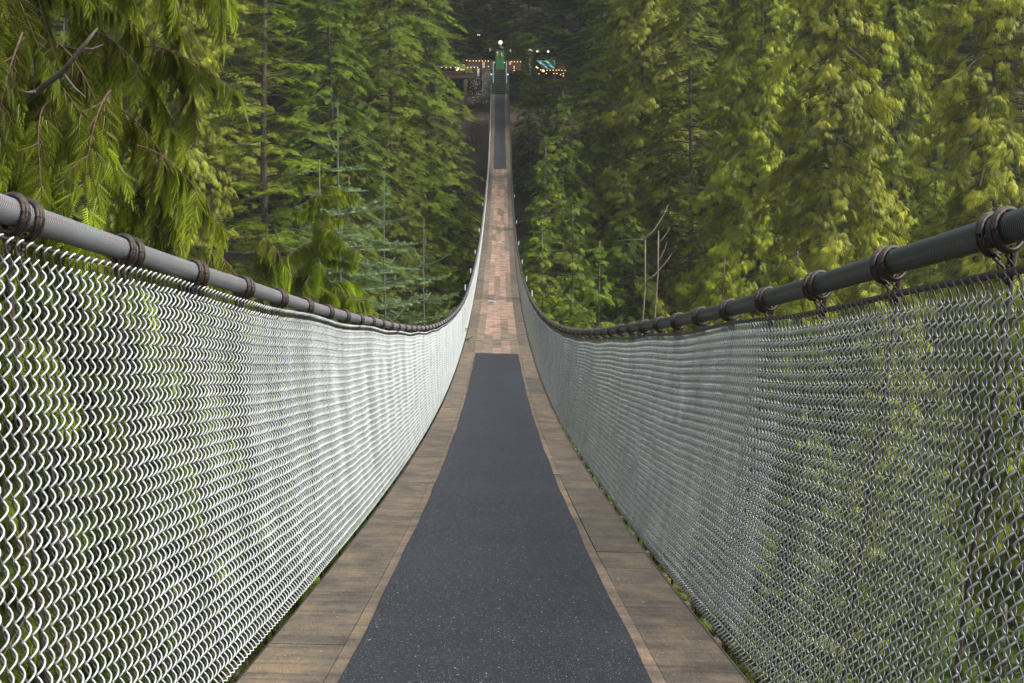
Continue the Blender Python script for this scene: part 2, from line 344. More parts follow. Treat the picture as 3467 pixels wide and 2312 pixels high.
def build_bridge():
    rng = np.random.default_rng(3)
    br = empty('suspension_bridge', (0, 0, 0), 'long narrow wooden plank footbridge sagging across the gorge to the far stairs', 'bridge')
    # planks
    cols = [(-.745, -.502), (-.499, -.301), (-.299, -.101), (-.099, .099), (.101, .299), (.301, .499), (.502, .745)]
    V = []; Q = []; T = []; n = 0
    for ci, (x0, x1) in enumerate(cols):
        y = Y0+rng.uniform(0, 2)-2; outer = ci in (0, 6)
        while y < Y1:
            L = rng.uniform(2.4, 4.9) if outer else rng.uniform(2.0, 4.9)
            ya, yb = max(y, Y0), min(y+L-.004, Y1)
            y += L
            if yb-ya < .1: continue
            k = max(2, int((yb-ya)/.5)+1); ys = np.linspace(ya, yb, k); dz = rng.uniform(-.003, .003)
            if outer: t = rng.choice([.05, .12, .2, .3], p=[.3, .3, .25, .15])+rng.uniform(-.04, .04)
            elif ya < 30 and ci in (1, 5): t = rng.choice([.12, .22, .3, .42])
            elif ci in (1, 5): t = rng.choice([.2, .3, .45, .65, .8], p=[.3, .25, .2, .15, .1])
            else: t = rng.choice([.25, .42, .62, .7, .8, .97], p=[.15, .15, .2, .2, .2, .1])
            if outer and 22 < ya < 34: t += .15
            if ya > 92: t *= .6
            if not outer and ya > 26: t = .58+.55*(t-.58)
            t = float(np.clip(t+rng.uniform(-.05, .05), 0, 1))
            secs = [(x0, dz), (x1, dz), (x1, dz-.04), (x0, dz-.04)]
            P = np.stack([D(ys, xx, hh) for xx, hh in secs], 1).reshape(-1, 3)
            for i in range(k-1):
                for a in range(4):
                    b = (a+1) % 4; Q.append([n+i*4+b, n+i*4+a, n+(i+1)*4+a, n+(i+1)*4+b])
            Q.append([n, n+1, n+2, n+3]); e = n+(k-1)*4; Q.append([e+3, e+2, e+1, e])
            V.append(P); T.append(np.full(len(P), t)); n += len(P)
    me = mesh_data('deck_planks', np.concatenate(V), [np.array(Q)], M['deck'], tint=np.concatenate(T), smooth=False)
    link('deck_planks', me, br)
    # crossbeams under the planks, poking out at both sides
    ys = np.arange(0, 131, .78)+.2; rest = MB()
    for i, y in enumerate(ys):
        mb = MB() if i < 100 else rest
        s = sdeck(y); rot = np.array([[1, 0, 0], [0, 1/math.sqrt(1+s*s), -s/math.sqrt(1+s*s)], [0, s/math.sqrt(1+s*s), 1/math.sqrt(1+s*s)]])
        mb.box(D(y, 0, -.10), (1.60, .10, .09), rot)
        if i < 100: mb.build('crossbeam', M['deck_beam'], br)
    tag(rest.build('crossbeam', M['deck_beam'], br), kind='stuff')
    # twisted wire ropes along both deck edges
    for s in (-1, 1):
        y = np.concatenate([np.arange(Y0, 14, .012), np.arange(14, 131, .25)]); V = []; Q = []; n = 0
        for k in range(3):
            ph = y*55+k*2*math.pi/3; near = y < 14
            P = D(y, s*(.762+.006*np.cos(ph)*near), -.030+.006*np.sin(ph)*near)
            v, q = tube_np(P, .0072, 5); V.append(v); Q.append(q+n); n += len(v)
        link('edge_rope', mesh_data('edge_rope', np.concatenate(V), [np.concatenate(Q)], M['rope']), br)
    return br
build_bridge()

def runner(y0, y1, label):
    ys = np.arange(y0, y1+.25, .25); ys[-1] = y1; k = len(ys)
    xs = [-.452, -.449, .449, .452, .452, -.452]; hs_ = [.011, .014, .014, .011, .004, .004]
    rng = np.random.default_rng(5); V = np.stack([D(ys, x, h) for x, h in zip(xs, hs_)], 1)
    w = .003*np.sin(ys*1.7)+.002*np.sin(ys*4.1+1); V[:, :, 0] += w[:, None]
    V = V.reshape(-1, 3); Q = []
    for i in range(k-1):
        for a in range(6):
            b = (a+1) % 6; Q.append([i*6+b, i*6+a, (i+1)*6+a, (i+1)*6+b])
    me = mesh_data('rubber_mat', V, [np.array(Q), np.array([[0, 1, 2, 3, 4, 5], [(k-1)*6+i for i in (5, 4, 3, 2, 1, 0)]])], M['mat'], smooth=False)
    tag(link('rubber_mat', me), label, 'mat', 'rubber runners on the deck')
runner(Y0, 29.8, 'dark grey speckled rubber runner filling the near part of the bridge deck')
runner(98.7, 130.9, 'dark grey rubber runner on the far deck climbing to the stairs')

# ------------------------------------------------------------------ chain link fences
PIT, AW = 0.0765, 0.0134          # turn height, half diamond width
def spiral_panel(side, y0, y1, ppt, sides, r, out=0.0, seed=0, ph0=0):
    ks = np.arange(int(math.floor(y0/(2*AW))), int(math.floor(y1/(2*AW))))
    yk = ks*2*AW
    h0, turns = .015, 15.2
    nt_ = int(turns*ppt)+1
    th = np.linspace(0, 2*math.pi*turns, nt_)[None]+np.zeros((len(yk), 1))
    par = ((ks+ph0) % 2)[:, None]*math.pi
    rng = np.random.default_rng(seed)
    v = (th-par)/(2*math.pi)*PIT+rng.normal(0, .0012, (len(yk), 1))
    a = th
    # blend of straight strands and rounded knuckles
    c = np.cos(a); c = np.sign(c)*np.abs(c)**.9
    Dp = .0115 
    u = -AW*1.06*c; sn = np.sin(a); w = np.where(sn > 0, .0122, .0040)*sn
    # viewer-right direction on the left fence is +y, on the right fence -y
    yy = yk[:, None]+(u if side < 0 else -u)
    top = interp(HT, yy)-(.044 if side < 0 else .066)
    tot = turns*PIT
    f = np.clip((v+PIT*.3)/(tot+.02), 0, 1)
    hgt = h0+f*(top-h0)+ .006*np.sin(yy*2.3+side)*f
    xb = interp(XB, yy); xt = interp(XT, yy)-.005
    belly = .0035*np.sin(f*math.pi)*np.sin(yy*8.06+side*2) + wob(yy, side*1.3, .35)*f
    X = xb+(xt-xb)*f**.7+belly+out
    X = side*X-side*w
    P = D(yy, X, hgt)                      # (nk, nt, 3)
    nk = len(yk)
    T = np.gradient(P, axis=1); T /= np.linalg.norm(T, axis=2)[..., None]
    ref = np.array([0.3, 0.2, 1.0]); ref /= np.linalg.norm(ref)
    A = np.cross(T, np.array([side*1.0, 0, 0])[None, None]+0*T); A /= np.linalg.norm(A, axis=2)[..., None]+1e-9
    B = np.cross(T, A)
    an = np.arange(sides)*2*math.pi/sides
    V = P[:, :, None]+r*(np.cos(an)[None, None, :, None]*A[:, :, None]+np.sin(an)[None, None, :, None]*B[:, :, None])
    base = (np.arange(nk)*nt_*sides)[:, None, None]+(np.arange(nt_-1)*sides)[None, :, None]
    j = np.arange(sides)[None, None]; k2 = (j+1) % sides
    Q = np.stack([base+j, base+k2, base+sides+k2, base+sides+j], -1).reshape(-1, 4)
    tn = np.broadcast_to((.5+.5*sn)[:, :, None], V.shape[:3])  # front-to-back value that drives the shade painted on the back strands
    return V.reshape(-1, 3), Q, tn.reshape(-1)
def build_fence(side):
    name = 'left' if side < 0 else 'right'
    lab = {-1: 'pale chain link fence left of the bridge deck, shining white where it recedes',
           1: 'grey double layered chain link fence right of the bridge deck, darker than the other'}[side]
    f = empty('chain_link_fence', (0, 0, 0), lab, 'fence', 'chain link fences along the bridge')
    parts = [(-.5, 9, 12, 5, .0022, 0, 0), (9, 30, 8, 4, .0020, 0, 0), (30, 130.5, 5, 3, .0018, 0, 0)]
    if side > 0: parts = [(-.5, 9, 12, 5, .0022, 0, 0), (9, 30, 8, 4, .0017, 0, 0), (30, 130.5, 5, 3, .0015, 0, 0), (4.6, 9, 10, 4, .0020, .030, 1), (9, 18, 6, 3, .0016, .030, 1)]
    V = []; Q = []; TN = []; n = 0
    for (a, b, p, s, r, o, ph) in parts:
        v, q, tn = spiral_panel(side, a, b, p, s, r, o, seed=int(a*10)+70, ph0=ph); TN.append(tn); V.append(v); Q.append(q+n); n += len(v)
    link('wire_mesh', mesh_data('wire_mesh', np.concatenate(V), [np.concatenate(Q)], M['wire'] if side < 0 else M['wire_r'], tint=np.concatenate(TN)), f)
    # rope threaded through the top knuckles
    y = np.concatenate([np.arange(-2.5, 12, .03), np.arange(12, 130.5, .25)])
    dz = .043 if side < 0 else .063
    P = D(y, side*(interp(XT, y)-.004+wob(y, side*1.3, .35)), interp(HT, y)-dz-.004+.006*np.sin(y*2.3+side))
    v, q = tube_np(P, .004 if side < 0 else .0085, 6)
    link('top_rope', mesh_data('top_rope', v, [q], M['rope']), f)
    P = D(y, side*(interp(XB, y)), .02+0*y); v, q = tube_np(P, .004, 5)
    link('bottom_rope', mesh_data('bottom_rope', v, [q], M['rope']), f)
    rest = MB()
    for i, yy in enumerate(WRAPS+(.01 if side > 0 else 0)):
        mb = MB() if i < 100 else rest
        xb, xt, ht = interp(XB, yy)+.045, interp(XT, yy)+.03, interp(HT, yy)-.02
        P = np.stack([D(yy, side*(xb+(xt-xb)*t), -.12+(ht+.12)*t) for t in np.linspace(0, 1, 5)])
        mb.tube(P, .0055, 7)
        if i < 100: mb.build('post', M['rust'], f, True)
    tag(rest.build('post', M['rust'], f, True), kind='stuff')
WRAPS = np.arange(0, 166)*.78+1.76-.78*2
build_fence(-1); build_fence(1)

def HC(y, side): return interp(HT, y)+(side > 0)*.022*(1-sm(2.5, 6, y))
def build_cable(side):
    lab = {-1: 'light grey strand handrail cable with a red fleck line, left side of bridge',
           1: 'dark green grey handrail cable, right side of bridge'}[side]
    root = empty('handrail_cable', (0, 0, 0), lab, 'cable', 'handrail cables of the bridge')
    y = np.concatenate([np.arange(-3, 20, .1), np.arange(20, 131.1, .5)])
    P = D(y, side*interp(XT, y), HC(y, side))
    R = .0270 if side < 0 else .0305; sides = 24; T, X, Yv = frames(P); n = len(y)
    Ls = np.concatenate([[0], np.cumsum(np.linalg.norm(np.diff(P, axis=0), axis=1))])
    th = np.arange(sides+1)*2*math.pi/sides
    V = P[:, None]+R*(np.cos(th)[None, :, None]*X[:, None]+np.sin(th)[None, :, None]*Yv[:, None])
    uv = np.stack([np.broadcast_to(th[None]/(2*math.pi), (n, sides+1)), np.broadcast_to(Ls[:, None], (n, sides+1))], -1).reshape(-1, 2)
    i = np.arange(n-1)[:, None]*(sides+1); j = np.arange(sides)[None]
    Q = np.stack([i+j, i+j+1, i+sides+2+j, i+sides+1+j], -1).reshape(-1, 4)
    link('strand', mesh_data('strand', V.reshape(-1, 3), [Q], M['cable_l'] if side < 0 else M['cable_r'], uv=uv), root)
    # lashing: two double turns of thin wire and a twisted tail down to the fence
    def lashing(seed, lod):
        mb = MB(); rr = random.Random(seed)
        for lp in (-.044, .044):
            for s in range(4):
                pts = []; rad = R+.0055+.003*(s % 2); nn = 26 if lod == 0 else 12
                for q in range(nn+1):
                    a = 2*math.pi*q/nn; yy = lp+(s-1.5)*.0072+.030*math.cos(a)*side*(1 if lp > 0 else .8)+.002*math.sin(3*a+s)
                    pts.append((rad*math.cos(a), yy, rad*math.sin(a)-.003*(1-math.sin(a))))
                mb.tube(pts, .0042, 6 if lod == 0 else 4, cap=False)
            for s in range(2):
                pts = []
                for q in range(9):
                    z = -R-.004-.070*q/8; pts.append((side*.012*q/8+.006*math.cos(q*1.4+s*3.14), lp*(1-q/9)+.006*math.sin(q*1.4+s*3.14), z))
                mb.tube(pts, .0034, 6 if lod == 0 else 4)
        return mb.mesh('lashing', M['rope'], True)
    near = [lashing(k, 0) for k in range(3)]; far = lashing(9, 1); rest = []
    for i, yy in enumerate(WRAPS+(.01 if side > 0 else 0)):
        p = D(yy, side*interp(XT, yy), HC(yy, side)); s = math.atan(sdeck(yy))
        me = near[i % 3] if i < 24 else far
        if i < 100: link('lashing', me, root, p, (s, twist(yy), 0))
        else: rest.append((p, s))
    mb = MB()
    for p, s in rest:
        ring = [(p[0]+.036*math.cos(a), p[1], p[2]+.036*math.sin(a)) for a in np.linspace(0, 2*math.pi, 9)]
        for dy in (-.02, .02): mb.tube([(q[0], q[1]+dy, q[2]) for q in ring], .009, 4, cap=False)
    tag(mb.build('lashing', M['rope'], root, True), kind='stuff')
build_cable(-1); build_cable(1)

# small white marker lights clipped outside the handrails
def markers():
    src = None
    spots = [(1, y) for y in (36, 42.5, 50, 58.5, 68, 80)]+[(-1, y) for y in (38, 45.5, 54, 64, 76)]
    names = {1: 'right', -1: 'left'}; order = {1: ['first', 'second', 'third', 'fourth', 'fifth', 'sixth'], -1: ['first', 'second', 'third', 'fourth', 'fifth']}
    cnt = {1: 0, -1: 0}
    for s, y in spots:
        p = D(y, s*(interp(XT, y)+.09), interp(HT, y)+.02)
        root = empty('marker_light', p, 'small white marker light outside the %s handrail cable, %s along from the near end' % (names[s], order[s][cnt[s]]), 'marker light', 'white marker lights outside the handrails')
        cnt[s] += 1
        if src is None:
            a = MB(); a.box((0, 0, 0), (.026, .04, .15)); b = MB(); b.bar((-s*.09, 0, -.03), (0, 0, -.03), .018, .018)
            src = (a.mesh('housing', M['white']), b.mesh('bracket', M['rust']))
        link('housing', src[0], root); o = link('bracket', src[1], root); o.scale = (s, 1, 1)
markers()

# litter on the deck
def litter():
    rng = np.random.default_rng(12); V = []; Fs = []; n = 0
    for i in range(420):
        y = 3.0+rng.exponential(7); x = rng.choice([-1, 1])*rng.uniform(.44, .74) if rng.random() < .55 else rng.uniform(-.44, .44)
        if y > 40: continue
        s = rng.uniform(.0015, .0045)*(1+.5*(rng.random() < .06)); h = .017 if abs(x) < .45 and y < 31 else .006
        a = rng.uniform(0, 6.28); c, sn = math.cos(a)*s, math.sin(a)*s; el = rng.uniform(.4, 1)
        for dx, dy in ((c, sn), (-sn*el, c*el), (-c, -sn), (sn*el, -c*el)): V.append(D(y+dy, x+dx, h+rng.uniform(0, .001)))
        Fs.append([n, n+1, n+2, n+3]); n += 4
    tag(link('litter', mesh_data('litter', np.array(V), [np.array(Fs)], M['litter'])), 'pale grit and tiny leaf scraps scattered on the planks and near runner', 'litter', kind='stuff')
    # two white feathers on the mid deck
    for (px, py, L, lab) in ((1676, 1015, .5, 'white feather on the mid deck, the nearer and longer of two'), (1700, 812, .4, 'white feather on the mid deck, the farther and smaller of two')):
        yb = 45.0 if py > 900 else 67.0
        x0 = float(at2(px, py, yb).x); mb = MB(); 
        pts = [D(yb+.1*math.sin(q), x0+L*(q/6-.5)*.55, .012+.02*math.sin(q/6*math.pi)) for q in range(7)]
        mb.tube(pts, [.004, .012, .016, .016, .014, .01, .004], 5)
        o = mb.build('feather', M['white'], None, True); tag(o, lab, 'feather', 'white feathers on the deck')
litter()

# ------------------------------------------------------------------ terrain and river
def ground(x, y):
    x = np.asarray(x, float); y = np.asarray(y, float)
    b = np.interp(y, [-60, -6, 2, 18, 40, 50, 74, 90, 108, 122, 131, 140, 200, 320, 500],
                  [3, -1.2, -6, -38, -58, -63, -63, -52, -28, -9, -.6, 1.2, 16, 60, 120])
    w = sm(0, 10, np.abs(y-131)*.5+np.abs(x)*.35)
    return b + w*(1.6*np.sin(x*.11+y*.05)+1.1*np.sin(x*.23-y*.17+1)+.5*np.sin(x*.61+y*.47))
def build_ground():
    xs = np.concatenate([np.arange(-260, -60, 8), np.arange(-60, 60, 1.5), np.arange(60, 261, 8)])
    ys = np.concatenate([np.arange(-60, 60, 3), np.arange(60, 180, 1.5), np.arange(180, 500, 8)])
    X, Y = np.meshgrid(xs, ys); rng = np.random.default_rng(1)
    Z = ground(X, Y)+rng.normal(0, .12, X.shape)
    V = np.stack([X, Y, Z], -1).reshape(-1, 3); nx = len(xs)
    i = np.arange(len(ys)-1)[:, None]*nx; j = np.arange(nx-1)[None]
    Q = np.stack([i+j, i+j+1, i+nx+j+1, i+nx+j], -1).reshape(-1, 4)
    tag(link('ground', mesh_data('ground', V, [Q], M['soil'])), kind='structure')
    m, t, out = nodes('river_water'); b = N(t, 'ShaderNodeBsdfPrincipled', Roughness=0.12); b.inputs['Base Color'].default_value = (.02, .035, .03, 1)
    nz = N(t, 'ShaderNodeTexNoise', Scale=1.5, Detail=5.0); bp = N(t, 'ShaderNodeBump', Strength=0.5, Distance=0.1)
    t.links.new(nz.outputs[0], bp.inputs['Height']); t.links.new(bp.outputs[0], b.inputs['Normal']); t.links.new(b.outputs[0], out.inputs[0])
    tag(link('river', mesh_data('river', [[-260, 42, -61], [260, 42, -61], [260, 84, -61], [-260, 84, -61]], [np.array([[0, 1, 2, 3]])], m)), kind='structure')
build_ground()

# ------------------------------------------------------------------ foliage templates
def tpl_fan(fingers, spread, curve, w, seed):
    """a drooping cedar spray: pointed fingers fanned out from the twig, fringed at the end"""
    V = []; Fc = []; rr = random.Random(seed)
    for j in range(fingers):
        f = j/(fingers-1)*2-1; a = f*spread+rr.uniform(-.08, .08); ln = (1.0-.30*f*f)*rr.uniform(.82, 1.1); b = np.array([f*.05, .10*(1-abs(f)), 0])
        d = np.array([math.sin(a), math.cos(a), 0]); pr = np.array([d[1], -d[0], 0])
        def P(t, o): q = b+d*ln*t+pr*o; q[2] = -curve*t*t-abs(f)*.22*t; return q
        n = len(V); V += [P(.0, -w*.3), P(.0, w*.3), P(.62, -w), P(.58, w), P(1.0, 0)]; Fc += [[n, n+1, n+3], [n, n+3, n+2], [n+2, n+3, n+4]]
    return np.array(V, float), np.array(Fc)
def tpl_flat(pairs, width, curve, w, seed):
    """a flat hemlock spray: feather of narrow pointed twigs"""
    V = []; Fc = []; rr = random.Random(seed)
    def z(y, x=0): return -curve*y*y-abs(x)*.22
    for j in range(pairs):
        y0 = .04+.74*j/pairs; ln = width*(1-.5*j/pairs)*rr.uniform(.8, 1.15)
        for sd in (-1, 1):
            y1 = y0+(.06 if sd > 0 else 0); n = len(V); tx, ty = sd*ln*.78, y1+ln*.66
            V += [[0, y1-w*.4, z(y1)], [sd*ln*.45+sd*w*.25, y1+ln*.36-w*.7, z(y1+.2, ln*.4)], [tx, ty, z(ty, ln)], [sd*ln*.40-sd*w*.3, y1+ln*.42+w*.7, z(y1+.2, ln*.4)]]
            Fc += [[n, n+1, n+2], [n, n+2, n+3]]
    n = len(V); V += [[-w*.6, .55, z(.55)], [w*.6, .55, z(.55)], [0, 1.05, z(1.05)]]; Fc += [[n, n+1, n+2]]
    return np.array(V, float), np.array(Fc)
def tpl_fern(pairs=9):
    V = []; Fc = []
    for j in range(pairs):
        y0 = .05+.85*j/pairs; ln = .25*math.sin(math.pi*min(1, (.35+.65*j/pairs)))**.7*(1-.45*j/pairs)+.03
        for s in (-1, 1):
            n = len(V); d = np.array([s*.72, .69, 0]); pr = np.array([-.69*s, .72, 0]); b = np.array([0, y0, -.10*y0*y0])
            e = b+d*ln; e[2] = -.06-.12*y0*y0
            V += [b-pr*.014, b+d*ln*.55-pr*.024, e, b+d*ln*.5+pr*.024]; Fc += [[n, n+1, n+2], [n, n+2, n+3]]
    n = len(V); V += [np.array([-.02, 0, 0]), np.array([.02, 0, 0]), np.array([0, 1.04, -.13])]; Fc += [[n, n+1, n+2]]
    return np.array(V, float), np.array(Fc)
def tpl_brush(rings=9, k=5):
    V = []; Fc = []
    for i in range(rings):
        for j in range(k):
            a = 2*math.pi*(j+.5*(i % 2))/k; n = len(V); y = i/rings
            r = np.array([math.cos(a), 0, math.sin(a)]); tg = np.array([-math.sin(a), 0, math.cos(a)])
            V += [np.array([0, y, 0])-tg*.018, np.array([0, y, 0])+tg*.018, r*.155+np.array([0, y+.10, 0])]; Fc += [[n, n+1, n+2]]
    return np.array(V, float), np.array(Fc)
FAN = tpl_fan(6, .62, .35, .050, 1); FLAT = tpl_flat(5, .42, .18, .042, 2); FERN = tpl_fern(); FERN_S = tpl_fern(6); BRUSH = tpl_brush()

def basis(d, up, roll):
    d = d/np.linalg.norm(d, axis=1)[:, None]
    x = np.cross(d, up); x /= np.linalg.norm(x, axis=1)[:, None]+1e-9
    z = np.cross(x, d)
    c, s = np.cos(roll)[:, None], np.sin(roll)[:, None]
    x2 = x*c+z*s; z2 = -x*s+z*c
    return np.stack([x2, d, z2], 2)          # columns: side, along, normal
def scatter(tpl, pos, R, sc, tint):
    V0, F0 = tpl; k = len(V0); n = len(pos)
    V = np.einsum('nij,kj->nki', R*sc[:, None, None], V0)+pos[:, None]
    F = (F0[None]+(np.arange(n)*k)[:, None, None]).reshape(-1, 3)
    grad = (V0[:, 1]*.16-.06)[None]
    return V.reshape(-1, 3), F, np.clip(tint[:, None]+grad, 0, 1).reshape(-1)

def make_tree(kind, H, z0, R, nb, ns, fs, seed, trunk_r=.35, profile=.55):
    """returns (trunk mesh, crown mesh) of one conifer standing at the origin"""
    rng = np.random.default_rng(seed); PV = []; PF = []; PT = []; n = 0
    tp = MB(); zz = np.linspace(-3, H, 26)
    wob_ = .12*np.stack([np.sin(zz*.21+seed), np.cos(zz*.17+seed)], 1)
    tp.tube(np.column_stack([wob_, zz]), np.maximum(.03, trunk_r*(1-(zz/H).clip(0, 1))**.8), 9)
    u = (np.arange(nb)+rng.uniform(0, 1, nb))/nb; az = np.arange(nb)*2.39996+rng.normal(0, .5, nb)
    big = 1+.22*np.sin(az*2+seed)*np.cos(u*9+seed)          # uneven outline
    pr_ = (1-u)**profile if profile > 0 else np.minimum(1, (1-u)*(H-z0)*.34/R)**.9
    L = R*np.maximum(.05, pr_)*rng.uniform(.5, 1.12, nb)*big
    hb = z0+(H-z0)*u
    up, dr, tipc = {'cedar': (.25, .95, .35), 'hemlock': (.28, .62, .0), 'fir': (.42, .55, .12), 'young': (.30, .45, .10)}[kind]
    bt = rng.normal(.44, .15, nb); gap = rng.random(nb) < .10
    pos = []; dirs = []; rolls = []; scs = []; tn = []
    nc = 6 if kind == 'cedar' else 4
    for i in range(nb):
        if gap[i]: continue
        mc = int(ns*(L[i]/R)**1.2*rng.uniform(.7, 1.2)/nc)+2; m = mc*nc
        s = np.clip(np.repeat(rng.beta(2.2, 1.05, mc), nc)+rng.normal(0, .035, m), 0, 1.04); wm = (.36 if kind != 'cedar' else .30)*L[i]*(1-.72*s)+.12
        l = np.repeat(rng.uniform(-1, 1, mc), nc)*wm+rng.normal(0, .07, m); ca, sa = math.cos(az[i]), math.sin(az[i]); U = up*rng.uniform(.6, 1.4)
        z = L[i]*(U*s-dr*s**2+tipc*s**4)-np.abs(l)*.35
        if kind == 'cedar': z -= np.repeat(rng.exponential(.24, mc), nc)*(.4+s)-rng.normal(0, .07, m)
        rad = L[i]*s
        pos.append(np.stack([ca*rad-sa*l, sa*rad+ca*l, hb[i]+z], 1))
        psi = l/wm*1.0+rng.normal(0, .25, m)
        if kind == 'cedar': dn = np.repeat(rng.uniform(.25, 1.25, mc), nc)+rng.normal(0, .15, m)
        elif kind == 'hemlock': dn = rng.uniform(.15, .8, m)
        else: dn = rng.uniform(-.15, .55, m)
        dx = np.cos(psi); dy = np.sin(psi)
        dirs.append(np.stack([ca*dx-sa*dy, sa*dx+ca*dy, -dn], 1))
        rolls.append(rng.normal(0, .38 if kind == 'cedar' else .25, m))
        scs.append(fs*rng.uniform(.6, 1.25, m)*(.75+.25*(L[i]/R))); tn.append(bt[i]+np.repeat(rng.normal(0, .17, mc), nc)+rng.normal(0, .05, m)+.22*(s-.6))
        k = 5; ss = np.linspace(0, .9, k)
        tp.tube(np.stack([ca*L[i]*ss, sa*L[i]*ss, hb[i]+L[i]*(U*ss-dr*ss**2+tipc*ss**4)], 1), np.linspace(.045, .012, k)*min(1, L[i]/2.5+.2), 3, cap=False)
    pos = np.concatenate(pos); dirs = np.concatenate(dirs); nn = len(pos)
    upv = np.broadcast_to(np.array([0, 0, 1.0]), (nn, 3))
    if kind == 'cedar':      # hanging sprays turn their faces outward
        upv = pos*np.array([1, 1, 0]); upv = upv/(np.linalg.norm(upv, axis=1)[:, None]+1e-6)+np.array([0, 0, .75])
    Rm = basis(dirs, upv, np.concatenate(rolls))
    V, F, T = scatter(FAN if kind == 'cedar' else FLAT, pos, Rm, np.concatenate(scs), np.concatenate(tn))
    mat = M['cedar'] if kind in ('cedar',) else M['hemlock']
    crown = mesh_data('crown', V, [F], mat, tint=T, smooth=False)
    return tp.mesh('trunk', M['bark'], True), crown

LIB = {}
LIB['cedar'] = [make_tree('cedar', 62, 14, 5.3, 380, 290, .37, s, .3, .42) for s in (11, 12, 13)]
LIB['hemlock'] = [make_tree('hemlock', 58, 12, 4.9, 350, 235, .41, s, .26, .48) for s in (21, 22)]
LIB['fir'] = [make_tree('fir', 60, 14, 4.3, 280, 210, .41, s, .42, .42) for s in (31, 32)]
LIB['spire'] = [make_tree('young', 46, 5, 3.0, 520, 90, .38, s, .2, -1) for s in (61, 62)]+[make_tree('hemlock', 46, 5, 3.8, 480, 120, .42, s, .24, -1) for s in (63, 64)]
LIB['young'] = [make_tree('young', 20, 1.0, 3.4, 240, 100, .38, s, .14, .85) for s in (41, 42, 43)]
LIB['younghem'] = [make_tree('hemlock', 24, 1.0, 4.2, 250, 130, .46, s, .18, .75) for s in (51, 52)]

def place_tree(lib, var, X, Y, top, label, cat, group, color, rz, sxy=1.0, H=None):
    trunk, crown = LIB[lib][var % len(LIB[lib])]
    h0 = {'spire': 46, 'cedar': 62, 'hemlock': 58, 'fir': 60, 'young': 20, 'younghem': 24}[lib]
    zb = float(ground(X, Y))
    if H is None: base = top-h0*1.0 if top-h0 < zb else zb
    else: base = zb
    sz = (top-zb)/h0
    if lib in ('young', 'younghem'): sz = min(sz, 1.25)
    name = {'spire': 'fir_tree', 'cedar': 'cedar_tree', 'hemlock': 'hemlock_tree', 'fir': 'fir_tree', 'young': 'fir_tree', 'younghem': 'hemlock_tree'}[lib]
    r = empty(name, (X, Y, top-h0*sz), label, cat, group, rz=rz)
    r.scale = (sxy, sxy, sz)
    link('trunk', trunk, r); c = link('crown', crown, r); c.color = (*color, 1)
    return r

DARK = (.60, .66, .6); OLIVE = (1.0, 1.03, 1.0); LIME = (1.08, 1.2, .75); MID = (.95, 1.0, .9); FRESH = (.98, 1.12, .9); DEEP = (.78, .98, .95); TAN = (1.12, 1.12, 1.25)
